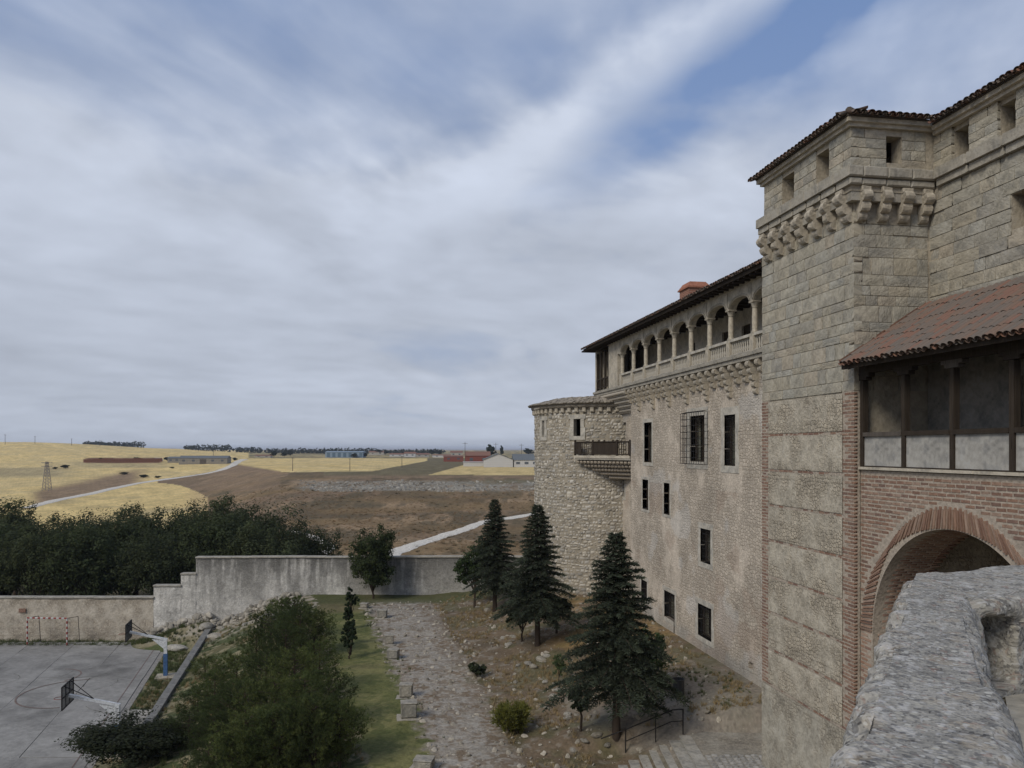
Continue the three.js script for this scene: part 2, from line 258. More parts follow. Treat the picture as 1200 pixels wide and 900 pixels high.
function ashlar(parent, face, plane, u0, u1, h0, h1, course, holes, seed, { wmin = 0.42, wmax = 0.95, proud = 0.018, wear = 0, tones = ashlarTones, name = 'ashlar_stone' } = {}) {
  const r = rng(seed), n = Math.max(1, Math.round((h1 - h0) / course)), lv = [...Array(n + 1).keys()].map(k => h0 + (h1 - h0) * (k + (k && k < n && !holes.length ? (r() - 0.5) * 0.5 : 0)) / n);
  for (let k = 0; k < n; k++) {
    const a = lv[k], b = lv[k + 1], ch = b - a; let spans = [[u0, u1]];
    for (const [p, q, c, e] of holes) if (c < b - 0.06 && e > a + 0.06) spans = spans.flatMap(([s, t]) => p >= t || q <= s ? [[s, t]] : [[s, p], [q, t]].filter(([x, y]) => y - x > 0.06));
    for (const [s, t] of spans) {
      let cuts = [s]; let x = s + (wmin + (wmax - wmin) * r()) * (k % 2 ? 0.6 : 1); while (x < t - wmin * 0.7) { cuts.push(x); x += wmin + (wmax - wmin) * r(); } cuts.push(t);
      for (let i = 0; i < cuts.length - 1; i++) {
        const w = cuts[i + 1] - cuts[i] - 0.006 - r() * r() * r() * 0.03, m = obj(name, blockGeos[Math.floor(r() * blockGeos.length)], tones[Math.floor(r() * tones.length)], parent);
        place(m, face, plane, (cuts[i] + cuts[i + 1]) / 2, (a + b) / 2, w, ch - 0.007 - r() * r() * r() * 0.03, 0.26, (r() - 0.4) * proud - wear * (r() < 0.18 ? r() : 0));
      }
    }
  }
}
// running-bond brickwork on a W face; bricks the picture shows largest become parts, the rest one mass
function brickList(d0, d1, h0, h1, inside, seed, bl = 0.29, bh = 0.068, gapH = 0.036, gap = 0.02) {
  const r = rng(seed), out = []; let k = 0;
  for (let h = h0; h + bh <= h1; h += bh + gapH, k++) { let d = d0 - (k % 2 ? bl / 2 : 0); for (; d < d1; d += bl + gap) { const a = Math.max(d, d0), b = Math.min(d + bl * (0.96 + r() * 0.06), d1); if (b - a < 0.05) continue; if (inside((a + b) / 2, h + bh / 2, b - a)) out.push([(a + b) / 2, h + bh / 2 + (r() - 0.5) * 0.008, b - a, bh * (0.9 + r() * 0.16), Math.floor(r() * 5), Math.floor(r() * 4), r()]); } }
  return out;
}
function layBricks(parent, list, plane, most, name, matsoup) {
  const soup = new Soup(), mtx = new THREE.Matrix4(), rot = new THREE.Quaternion().setFromAxisAngle(V(0, 1, 0), -Math.PI / 2);
  list.forEach(([u, h, w, hh, tone, gi, q], i) => {
    const proud = (q - 0.4) * 0.012;
    if (i < most) { const m = obj(name, brickGeos[gi], brickTones[tone], parent); place(m, 'W', plane, u, h, w, hh, 0.12, proud); }
    else { mtx.compose(V(plane - proud + 0.06, h, -u), rot, V(w, hh, 0.12)); const c = brickTones[tone].color; soup.put(brickGeos[gi], mtx, [c.r, c.g, c.b]); }
  });
  if (soup.i.length) { const m = obj(name + '_mass', soup.build(), M.vc, parent); m.userData.kind = 'stuff'; }
}

// ================================================================ THE GROUND
const Lret = D => -18.9 - 0.2315 * (D - 42.7), Lgrass = D => -5.3 - 0.307 * (D - 29.7), LpathR = D => 0.2 - 0.205 * (D - 29.7), LpathL = D => -2.55 - 0.268 * (D - 29.7), Lfront = D => 15.79 - 0.161 * (D - 2.58) / 0.987;
function gH(L, D) {                                   // garden, court and banks inside the perimeter wall
  const lr = Lret(D), lg = Lgrass(D), lp = LpathR(D) + 0.4, lf = Lfront(D), n = fbm(L * 0.35 + 40, D * 0.35 + 40, 4) - 0.5, n2 = fbm(L * 1.7 + 90, D * 1.7 + 20, 3) - 0.5;
  if (L < lr) { const s = sstep(60.8, 64.2, D); return -15.36 + s * 1.7 * sstep(-31, -23.4, L) + (L > Lcourt(D) ? n2 * 0.12 : 0) - (L > Lcourt(D) ? 0 : 0.06); }
  if (L < lg) { const t = (L - lr) / (lg - lr); return lerp(-14.25, -11.72, sstep(-0.1, 1.05, t)) + n * 0.9 * Math.sin(Math.PI * t) + n2 * 0.25 * Math.sin(Math.PI * t); }
  if (L < lp) return -11.7 + n2 * 0.06 + n * 0.1;
  const t = clamp((L - lp) / (lf - lp)); let h = lerp(-11.7, -10.15, Math.pow(sm(t), 0.85)) + (n * 1.0 + n2 * 0.3) * Math.sin(Math.PI * clamp(t)) ;
  const st = sstep(31.9, 30.9, D);                    // the steps and landing cut into the bank
  if (st > 0) h = lerp(h, L < 3.4 ? -11.75 : lerp(-11.8, -11.0, sstep(3.6, 6.6, L)), st);
  return h;
}
function Lcourt(D) { return -26.3 - 0.27 * (D - 60.3); }
const gAt = (px, py) => { for (let D = 26; D < 66; D += 0.05) { const L = (px - 600) / FOCAL * D; if (HORIZON - gH(L, D) * FOCAL / D <= py) return LD(L, D, gH(L, D)); } const D = 65; return LD((px - 600) / FOCAL * D, D, -12); };
{
  const nL = 270, nD = 244, pos = [], uv = [], idx = [], X0 = -56, S = 84;
  for (let j = 0; j <= nD; j++) for (let i = 0; i <= nL; i++) { const L = -52 + i * 0.25, D = 5 + j * 0.25, p = LD(L, D, gH(L, D)); pos.push(p.x, p.y, p.z); uv.push((p.x - X0) / S, -p.z / S); }
  for (let j = 0; j < nD; j++) for (let i = 0; i < nL; i++) { const a = j * (nL + 1) + i, b = a + 1, c = a + nL + 1, d = c + 1; idx.push(a, b, d, a, d, c); }
  const g = new THREE.BufferGeometry(); g.setAttribute('position', new THREE.Float32BufferAttribute(pos, 3)); g.setAttribute('uv', new THREE.Float32BufferAttribute(uv, 2)); g.setIndex(idx); g.computeVertexNormals();
  const mixc = (o, c, t) => { o[0] = lerp(o[0], c[0], t); o[1] = lerp(o[1], c[1], t); o[2] = lerp(o[2], c[2], t); };
  const map = colourTex(1792, 1792, (u, v, o) => {
    const x = u * S + X0, d = v * S, [L, D] = toLD(x, d); if (D < 4 || D > 67 || L < -53 || L > 17) { o[0] = 0.15; o[1] = 0.12; o[2] = 0.08; return; }
    const n1 = fbm(x * 0.45, d * 0.45, 4), n2 = fbm(x * 2.3 + 9, d * 2.3, 4), n3 = vn(x * 11, d * 11), n4 = fbm(x * 0.18 + 70, d * 0.18 + 30, 3), n5 = vn(x * 23 + 5, d * 23);
    const lr = Lret(D), lg = Lgrass(D) + (n2 - 0.5) * 1.4, pl = LpathL(D) + (n2 - 0.5) * 1.6, pr = LpathR(D) + (n2 - 0.5) * 1.6;
    o[0] = 0.175; o[1] = 0.13; o[2] = 0.085;                                            // dry bare bank
    mixc(o, [0.27, 0.235, 0.185], sstep(0.54, 0.7, n2) * 0.7);                           // pale stony soil
    mixc(o, [0.11, 0.085, 0.055], sstep(0.54, 0.7, n1) * 0.75);                           // leaf litter
    mixc(o, [0.10, 0.10, 0.045], sstep(0.46, 0.66, fbm(x * 0.8 + 33, d * 0.8 + 12, 4)) * 0.6);  // sparse weeds
    if (L > 2) mixc(o, [0.30, 0.27, 0.225], sstep(3, 7, L + (n1 - 0.5) * 6) * sstep(42, 32, D + (n2 - 0.5) * 6) * 0.7);
    if (D > 44 && L > -6) mixc(o, [0.34, 0.215, 0.085], sstep(0.46, 0.62, n1 * 0.6 + n2 * 0.4) * 0.55 * sstep(1, 4, L));
    if (L < lr) { o[0] = 0.17; o[1] = 0.15; o[2] = 0.085; mixc(o, [0.085, 0.10, 0.04], sstep(0.35, 0.6, n2)); mixc(o, [0.26, 0.22, 0.14], sstep(0.58, 0.7, n1) * 0.6); if (D > 62.5) mixc(o, [0.33, 0.29, 0.23], sstep(0.4, 0.6, n2) * sstep(-30, -26, L) * 0.8); }
    else if (L < lg) { o[0] = 0.135; o[1] = 0.12; o[2] = 0.06; mixc(o, [0.055, 0.07, 0.028], sstep(0.38, 0.58, n1) * 0.85); mixc(o, [0.30, 0.25, 0.15], sstep(0.54, 0.68, n2) * 0.7); if (D > 57) mixc(o, [0.36, 0.32, 0.26], sstep(0.36, 0.58, n2) * sstep(57, 61, D) * 0.75); }
    else if (L < pl) { o[0] = 0.135; o[1] = 0.14; o[2] = 0.05; mixc(o, [0.20, 0.185, 0.075], sstep(0.44, 0.62, n1) * 0.8); mixc(o, [0.075, 0.09, 0.03], sstep(0.52, 0.66, n2) * 0.6); mixc(o, [0.15, 0.115, 0.07], sstep(0.55, 0.7, n4) * 0.6); }
    const inPath = sstep(pl - 0.5, pl + 0.5, L) * sstep(pr + 0.7, pr - 0.5, L) * sstep(63.5, 61.5, D);
    if (inPath > 0) { const mid = Math.abs((L - (pl + pr) / 2) / (pr - pl)); mixc(o, [0.34, 0.30, 0.245], inPath * 0.9); mixc(o, [0.20, 0.15, 0.10], inPath * clamp(sstep(0.46, 0.62, n2) * 0.7 + sstep(0.24, 0.45, mid + (n2 - 0.5) * 0.5) * 0.6)); mixc(o, [0.40, 0.375, 0.325], inPath * sstep(0.52, 0.62, fbm(x * 5, d * 5, 2)) * 0.55); mixc(o, [0.12, 0.10, 0.075], inPath * sstep(0.72, 0.86, n5) * 0.6); }
    if (D > 61 && L > lg) mixc(o, [0.085, 0.095, 0.04], sstep(61, 62.6, D + n2) * 0.8);
    const k = 0.72 + 0.34 * n3 + 0.28 * (n5 - 0.5) + 0.3 * (n1 - 0.5); o[0] *= k; o[1] *= k; o[2] *= k;
  });
  map.wrapS = map.wrapT = THREE.ClampToEdgeWrapping;
  const bump = greyTex(512, 512, (u, v) => 0.6 * fbm(u * 30, v * 30, 4, 30) + 0.4 * fbm(u * 90, v * 90, 3, 90), 12, 12);
  structure('garden_ground', g, std(0xffffff, { map, bumpMap: bump, bumpScale: 0.05 }), 'dry garden ground with grass strip and stony path below the castle', 'ground');
}
// ---------------------------------------------------------------- countryside beyond the wall
function prof(tab, D) { if (D <= tab[0][0]) return tab[0][1]; for (let i = 1; i < tab.length; i++) if (D < tab[i][0]) { const [a, p] = tab[i - 1], [b, q] = tab[i]; return lerp(p, q, sm((Math.log(D) - Math.log(a)) / (Math.log(b) - Math.log(a))) * 0.5 + 0.5 * (D - a) / (b - a)); } return tab[tab.length - 1][1]; }
const PC = [[60, -16.6], [100, -17.2], [130, -16.3], [186, -14.6], [240, -11.6], [340, -8.9], [600, -8], [900, -7.6], [2000, -6.4], [4000, -7], [9000, -12]];
const PL = [[60, -16.6], [150, -18.5], [300, -17.4], [345, -16.9], [420, -14], [534, -9.4], [700, -3.2], [950, 8], [1250, 9.6], [1700, 4], [4000, -6], [9000, -12]];
function tH(L, D) {
  const t = L / Math.max(D, 1), k = sstep(-0.26, -0.42, t), ridge = lerp(1, 0.1, sstep(-0.62, -0.34, t));
  const left = (D => { const p = prof(PL, D); return p > -4 ? lerp(-4, p, ridge) : p; })(D);
  return lerp(prof(PC, D), left, k) + (fbm(L * 0.012 + 50, D * 0.012 + 50, 3) - 0.5) * clamp(D / 400, 0.2, 1.4) * 1.6 + (fbm(L * 0.15 + 9, D * 0.15 + 3, 3) - 0.5) * clamp(60 / D, 0, 0.5);
}
const farAt = (px, py, lift = 0) => { let D = 72; const t = (px - 600) / FOCAL; for (; D < 5000; D *= 1.002) if (HORIZON - tH(t * D, D) * FOCAL / D <= py) break; return LD(t * D, D, tH(t * D, D) + lift); };
const farLD = (px, py) => { const p = farAt(px, py); return toLD(p.x, -p.z); };
const roadLines = {
  lane: [[30, 596], [60, 588], [112, 577.5], [160, 567], [190, 562.5], [216, 559], [247, 554], [264, 549], [272, 545.5], [278, 541.5], [286, 538.5]].map(p => farLD(...p)),
  track: [[452, 653], [470, 645], [488, 638], [520, 628], [548, 619], [572, 611], [600, 607], [640, 600]].map(p => farLD(...p)),
  spur: [[374, 650], [384, 643], [380, 636], [362, 628], [340, 622]].map(p => farLD(...p)),
};
function ribbon(line, w0, w1, lift, seed) {
  const curve = new THREE.CatmullRomCurve3(line.map(([L, D]) => V(L, 0, D))), n = 260, pos = [], uv = [], idx = [], m = 6, r0 = seed * 7;
  for (let i = 0; i <= n; i++) {
    const p = curve.getPoint(i / n), t = curve.getTangent(i / n), nx = t.z, nz = -t.x, w = lerp(w0, w1, i / n);
    for (let k = 0; k <= m; k++) { const f = k / m - 0.5, e = (k === 0 || k === m ? (fbm(i * 0.12 + r0, k * 5, 3) - 0.5) * 0.5 : 0), L = p.x + nx * w * (f + e * f), D = p.z + nz * w * (f + e * f), q = LD(L, D, tH(L, D) + lift * (k === 0 || k === m ? 0.2 : 1)); pos.push(q.x, q.y, q.z); uv.push(q.x * 0.3, q.z * 0.3); }
  }
  for (let i = 0; i < n; i++) for (let k = 0; k < m; k++) { const a = i * (m + 1) + k, b = a + 1, c = a + m + 1, d = c + 1; idx.push(a, b, d, a, d, c); }
  const g = new THREE.BufferGeometry(); g.setAttribute('position', new THREE.Float32BufferAttribute(pos, 3)); g.setAttribute('uv', new THREE.Float32BufferAttribute(uv, 2)); g.setIndex(idx); g.computeVertexNormals(); return g;
}
{
  // fields are told apart by where they lie; t is the bearing from the castle
  const pxOf = (L, D) => 600 + FOCAL * L / D;
  const yOf = (L, D) => HORIZON - tH(L, D) * FOCAL / D;
  const wheat = [0.76, 0.58, 0.26], wheat2 = [0.68, 0.53, 0.26], scrub = [0.29, 0.205, 0.13], scrub2 = [0.40, 0.285, 0.17], grey = [0.25, 0.235, 0.20], green = [0.165, 0.15, 0.085], soil = [0.20, 0.105, 0.06], fallow = [0.40, 0.33, 0.19];
  const mixc = (o, c, t) => { o[0] = lerp(o[0], c[0], t); o[1] = lerp(o[1], c[1], t); o[2] = lerp(o[2], c[2], t); };
  const lane = roadLines.lane;
  const laneY = px => { for (let i = 1; i < lane.length; i++) { const a = pxOf(...lane[i - 1]), b = pxOf(...lane[i]); if (px <= b) return lerp(yOf(...lane[i - 1]), yOf(...lane[i]), clamp((px - a) / (b - a))); } return 538; };
  const colour = (L, D, o) => {
    const px = pxOf(L, D), y = yOf(L, D), w = (fbm(L * 0.02 + 7, D * 0.02 + 3, 4) - 0.5), j = w * 5, n1 = fbm(L * 0.06, D * 0.06, 4), n2 = fbm(L * 0.4, D * 0.15, 3);
    const behindHill = D > 1300;
    o[0] = scrub[0]; o[1] = scrub[1]; o[2] = scrub[2];
    if (px < 292 && (y < laneY(px) - 1 || behindHill)) {                                  // the big stubble slope
      mixc(o, wheat, 1); mixc(o, wheat2, sstep(0.4, 0.65, n1));
      mixc(o, fallow, sstep(547, 549, y + j) * sstep(560, 557, y + j) * sstep(100, 60, px) * 0.8);
      mixc(o, fallow, sstep(540, 542, y + j * .5) * sstep(549, 547, y + j * .5) * sstep(70, 100, px) * sstep(210, 180, px) * 0.6);
      mixc(o, scrub, sstep(laneY(px) - 20 + (160 - px) * -0.02, laneY(px) - 13, y + j) * sstep(28, 52, px) * sstep(178, 150, px) * 0.95);   // brown verge below the bank
      mixc(o, soil, sstep(536, 537, y + j * .3) * sstep(543, 542, y + j * .3) * sstep(96, 104, px) * sstep(192, 186, px));
    } else if (px < 243 + j * 0.6 && y > (px < 185 ? laneY(px) : 566.5 + ((px - 185) / 58) ** 2 * 16 + j * 0.5)) { mixc(o, wheat, 1); mixc(o, fallow, sstep(0.5, 0.7, n1) * 0.5); mixc(o, scrub2, sstep(205, 240, px + j) * sstep(570, 578, y) * 0.5); }
    else if (y < 537 + j * .2 && px > 285) { mixc(o, [0.22, 0.19, 0.11], 1); mixc(o, wheat2, sstep(0.5, 0.6, n1) * 0.6); }
    else if (px < 432 + (553 - y) * 5.3 && y < 553 + j * .4 - sstep(420, 500, px) * 6 && px < 500) { mixc(o, wheat, 1); mixc(o, wheat2, sstep(0.42, 0.62, n1)); if (px < 330) mixc(o, scrub, sstep(551, 554, y + (330 - px) * 0.16)); }
    else if (px > 500 + (557 - y) * 3.6 && y < 557 + j * .3 && y > 545) { mixc(o, [0.66, 0.51, 0.24], 1); }
    else if (y < 560 + j * .3 && px > 380) { mixc(o, green, 0.8); mixc(o, scrub, sstep(555, 560, y)); }
    else {
      mixc(o, scrub2, sstep(0.42, 0.64, n1)); mixc(o, [0.16, 0.125, 0.08], sstep(0.5, 0.64, n2) * 0.85); mixc(o, [0.10, 0.085, 0.05], sstep(0.5, 0.62, fbm(L * 0.11 + 13, D * 0.05 + 4, 5)) * 0.6); mixc(o, [0.27, 0.185, 0.095], sstep(0.52, 0.7, fbm(L * 0.03 + 77, D * 0.09, 4)) * 0.7);
      mixc(o, [0.33, 0.31, 0.26], sstep(562, 565, y + j * .3) * sstep(577, 573, y + j * .3) * sstep(335, 375, px) * (0.35 + 0.5 * sstep(0.4, 0.6, n2)));
      mixc(o, green, sstep(560, 563, y) * sstep(571, 567, y) * sstep(520, 590, px) * 0.7 * sstep(0.4, 0.6, n1));
      if (px < 330 && y < 575) mixc(o, scrub, 0.5);
    }
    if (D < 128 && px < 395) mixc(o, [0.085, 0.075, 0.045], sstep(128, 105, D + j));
    const rows = (px < 292 || y < 557) ? 0.9 + 0.2 * vn((L * 0.8 + D * 0.6) * 0.22, 7.7) + 0.1 * vn((L * 0.8 + D * 0.6) * 0.06, 3.1) : 1, k = (0.7 + 0.6 * n2) * rows; o[0] *= k; o[1] *= k; o[2] *= k;
  };
  const ts = []; for (let t = -2.2; t < -0.68; t += 0.03) ts.push(t); for (let t = -0.68; t < 0.06; t += 0.0022) ts.push(t); for (let t = 0.06; t < 2.2; t += 0.04) ts.push(t);
  const Ds = []; for (let D = 65.35; D < 9000; D *= D < 1400 ? 1.0125 : 1.05) Ds.push(D);
  const pos = [], col = [], uv = [], idx = [], o = [0, 0, 0], n = ts.length;
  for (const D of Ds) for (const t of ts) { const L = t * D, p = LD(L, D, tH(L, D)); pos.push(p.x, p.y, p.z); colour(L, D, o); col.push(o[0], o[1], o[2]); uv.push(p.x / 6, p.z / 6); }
  for (let j = 0; j < Ds.length - 1; j++) for (let i = 0; i < n - 1; i++) { const a = j * n + i, b = a + 1, c = a + n, d = c + 1; idx.push(a, b, d, a, d, c); }
  const g = new THREE.BufferGeometry(); g.setAttribute('position', new THREE.Float32BufferAttribute(pos, 3)); g.setAttribute('color', new THREE.Float32BufferAttribute(col, 3)); g.setAttribute('uv', new THREE.Float32BufferAttribute(uv, 2)); g.setIndex(idx); g.computeVertexNormals();
  const tField = colourTex(512, 512, (u, v, q) => { const l = 0.8 + (fbm(u * 12, v * 12, 5, 12) - 0.5) * 0.7 + (fbm(u * 60, v * 60, 2, 60) - 0.5) * 0.35; q[0] = l * 1.02; q[1] = l; q[2] = l * 0.97; });
  const bField = greyTex(512, 512, (u, v) => fbm(u * 30, v * 30, 5, 30));
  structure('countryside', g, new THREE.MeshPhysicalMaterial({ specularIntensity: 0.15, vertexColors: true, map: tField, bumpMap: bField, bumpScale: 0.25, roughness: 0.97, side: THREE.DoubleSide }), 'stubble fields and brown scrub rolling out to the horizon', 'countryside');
  const dirt = std([0.70, 0.655, 0.57], { map: tField });
  structure('dirt_lane', ribbon(lane, 3.6, 5.4, 0.22, 1), dirt, 'long white dirt lane winding up through the stubble fields', 'dirt road');
  structure('dirt_track', ribbon(roadLines.track, 3.4, 2.6, 0.16, 2), dirt, 'pale dirt track crossing the brown scrub behind the wall', 'dirt road');
  structure('dirt_path', ribbon(roadLines.spur, 2.6, 1.4, 0.14, 3), dirt, 'short pale footpath curving out from behind the dark trees', 'dirt road');
}

// ================================================================ THE CASTLE TOWER
const TX = 13, TD0 = 20.7, TD1 = 26.2, KX = 15.3;     // tower front plane, its two ends along the front, plane of the keep behind it
const UX = TX - 0.25;                                  // overhanging top storey
{
  const t = thing('square_tower', 'tall square stone tower with tiled top storey and brick quoins at its corners', 'tower', null);
  const holeW = (px0, px1, py0, py1, X) => { const a = dAt(px1, X), b = dAt(px0, X), m = (a + b) / 2; return [a, b, hAt(py1, X, m), hAt(py0, X, m)]; };
  const UD = 25.55, wins = [holeW(916, 930, 200, 238, UX), holeW(956, 971, 176, 208, UX)].map(([a, b, c, e]) => [a, b, 7.86, 8.68]);
  const sw = [13.83, 14.3, 7.92, 8.66];
  // cores
  obj('wall', merge([wallW(TX + 0.035, 0.6, TD0 + 0.035, TD1 - 0.03, -13, 6.86), wallS(TD0 + 0.03, 0.6, TX + 0.64, KX + 0.5, -13, 6.84), wallS(TD1 - 0.66, 0.6, TX + 0.64, 17.5, -13, 6.6)]), M.mortar, t);
  obj('top_wall', merge([wallW(UX + 0.03, 0.45, TD0 - 0.22, UD - 0.03, 7.1, 9.0, wins), wallS(TD0 - 0.22, 0.45, UX + 0.49, KX + 0.2, 7.1, 9.0, [sw]), wallS(UD - 0.48, 0.45, UX + 0.49, 17, 7.1, 9.0)]), M.mortar, t);
  obj('top_floor', bd(UX + 0.06, KX + 0.5, 6.85, 7.1, TD0 - 0.2, UD), M.ledge, t);
  ashlar(t, 'W', UX, TD0 - 0.25, UD, 7.75, 8.83, 0.27, wins.map(w => [w[0], w[1], 7.8, 8.72]), 101, { wmin: 0.35, wmax: 0.8, proud: 0.012 });
  ashlar(t, 'S', TD0 - 0.25, UX + 0.01, KX - 0.27, 7.75, 8.83, 0.27, [[sw[0], sw[1], 7.8, 8.72]], 102, { wmin: 0.35, wmax: 0.7, proud: 0.012 });
  // string course, two rolls deep
  const sc = (x0, x1, h0, h1, d0, d1) => bv(x0, x1, h0, h1, -d1, -d0, 0.035);
  for (let k = 0; k < 7; k++) { const a = lerp(TD0 - 0.41, UD + 0.3, k / 7), b = lerp(TD0 - 0.41, UD + 0.3, (k + 1) / 7) - 0.012; obj('string_course', merge([sc(UX - 0.16, UX + 0.3, 7.45, 7.74, a, b), sc(UX - 0.08, UX + 0.3, 7.25, 7.44, a + 0.06, b)]), M.ledge, t); }
  for (let k = 0; k < 3; k++) { const a = lerp(UX + 0.31, KX - 0.02, k / 3), b = lerp(UX + 0.31, KX - 0.02, (k + 1) / 3) - 0.012; obj('string_course', merge([sc(a, b, 7.45, 7.74, TD0 - 0.41, TD0 + 0.1), sc(a, b, 7.25, 7.44, TD0 - 0.33, TD0 + 0.1)]), M.ledge, t); }
  // carved corbels: three worn rolls, each set further out
  const corbel = w => { const r = []; const prof = [[0.34, 0.14, 0.20], [0.22, -0.16, 0.19], [0.08, -0.42, 0.16]]; for (const [o, y, rr] of prof) { const c = new THREE.CylinderGeometry(rr, rr, w, 14, 4); c.rotateZ(Math.PI / 2); c.translate(0, y, o - 0.12); r.push(boxUV(c)); } r.push(bx(-w / 2 + 0.02, w / 2 - 0.02, -0.42, 0.36, -0.2, 0.06)); const cap = bv(-w / 2 - 0.02, w / 2 + 0.02, 0.26, 0.40, -0.2, 0.33, 0.02); r.push(cap); const g = merge(r); const p = g.attributes.position; for (let i = 0; i < p.count; i++) { const q = fbm3(p.getX(i) * 6 + 9, p.getY(i) * 6 + 5, p.getZ(i) * 6 + w * 50, 2) - 0.5; p.setXYZ(i, p.getX(i) * (1 + q * 0.3), p.getY(i) + q * 0.06, p.getZ(i) + q * 0.09); } g.computeVertexNormals(); return g; };
  const cg = [corbel(0.29), corbel(0.25), corbel(0.27)]; for (const g of cg) g.scale(1, 0.92, 0.86);
  for (let k = 0; k < 7; k++) { const m = obj('corbel', cg[k % 3], M.corbel, t); m.rotation.y = -Math.PI / 2; m.position.set(TX - 0.05, 6.85, -lerp(TD0 + 0.24, UD + 0.05, k / 6)); }
  for (let k = 0; k < 4; k++) { const m = obj('corbel', cg[(k + 1) % 3], M.corbel, t); m.position.set(lerp(TX + 0.2, KX - 0.22, k / 3), 6.85, -TD0 + 0.05); }
  // ashlar shaft
  ashlar(t, 'W', TX, TD0, TD1, 1.62, 6.6, 0.335, [], 103, { wear: 0.02, proud: 0.022 });
  ashlar(t, 'S', TD0, TX + 0.005, KX - 0.02, 1.62, 6.6, 0.335, [], 104, { wear: 0.02, proud: 0.022, wmin: 0.35, wmax: 0.8 });
  // rubble panels parted by thin brick courses, brick quoins at both corners
  const lv = [1.62, 0.46, -0.72, -1.9, -3.08, -4.3, -5.5, -6.74, -7.95];
  const rough = (d0, d1, h0, h1, seed, mat) => { const nx = Math.ceil((d1 - d0) / 0.07), ny = Math.ceil((h1 - h0) / 0.07), g = new THREE.PlaneGeometry(d1 - d0, h1 - h0, nx, ny), p = g.attributes.position, uv = g.attributes.uv; for (let i = 0; i < p.count; i++) { const x = p.getX(i), y = p.getY(i), eg = Math.min(1, Math.min((d1 - d0) / 2 - Math.abs(x), (h1 - h0) / 2 - Math.abs(y)) / 0.12); p.setZ(i, (fbm(x * 3 + seed * 9, y * 3 + 40, 4) - 0.42) * 0.075 * eg); uv.setXY(i, x + seed * 1.7, y + seed * 0.9); } g.computeVertexNormals(); const m = obj('rubble_panel', g, mat, t); m.rotation.y = -Math.PI / 2; m.position.set(TX - 0.012, (h0 + h1) / 2, -(d0 + d1) / 2); return m; };
  for (let k = 0; k < lv.length - 1; k++) rough(TD0 + 0.55, TD1 - 0.5, lv[k + 1] + 0.05, lv[k] - 0.05, k + 1, M.panel);
  rough(TD0 + 0.02, TD1 - 0.02, -12.6, -8.0, 11, M.plainRender);
  obj('quoin_bed', merge([bd(TX + 0.012, TX + 0.2, -8, 1.62, TD0 + 0.01, TD0 + 0.58), bd(TX + 0.012, TX + 0.2, -8, 1.62, TD1 - 0.53, TD1 - 0.01), ...lv.slice(1).map(h => bd(TX + 0.008, TX + 0.1, h - 0.055, h + 0.055, TD0 + 0.58, TD1 - 0.53))]), M.brickMortar, t);
  layBricks(t, brickList(TD0, TD0 + 0.68, -7.95, 1.6, (u, h, w) => u + w / 2 < TD0 + ((Math.floor((h + 20) / 0.42) % 2) ? 0.55 : 0.7), 21), TX - 0.004, 300, 'quoin_brick');
  layBricks(t, brickList(TD1 - 0.62, TD1, -7.95, 1.6, (u, h, w) => u - w / 2 > TD1 - ((Math.floor((h + 20) / 0.42) % 2) ? 0.5 : 0.63), 22), TX - 0.004, 300, 'corner_brick');
  const course = []; for (const h of lv.slice(1)) course.push(...brickList(TD0 + 0.6, TD1 - 0.53, h - 0.034, h + 0.04, () => true, 23 + Math.round(h * 10)));
  layBricks(t, course, TX - 0.002, 160, 'course_brick');
  obj('base', bd(TX - 0.06, KX + 0.2, -13.2, -12.4, TD0 - 0.05, TD1 + 0.05), M.plainRender, t);
}
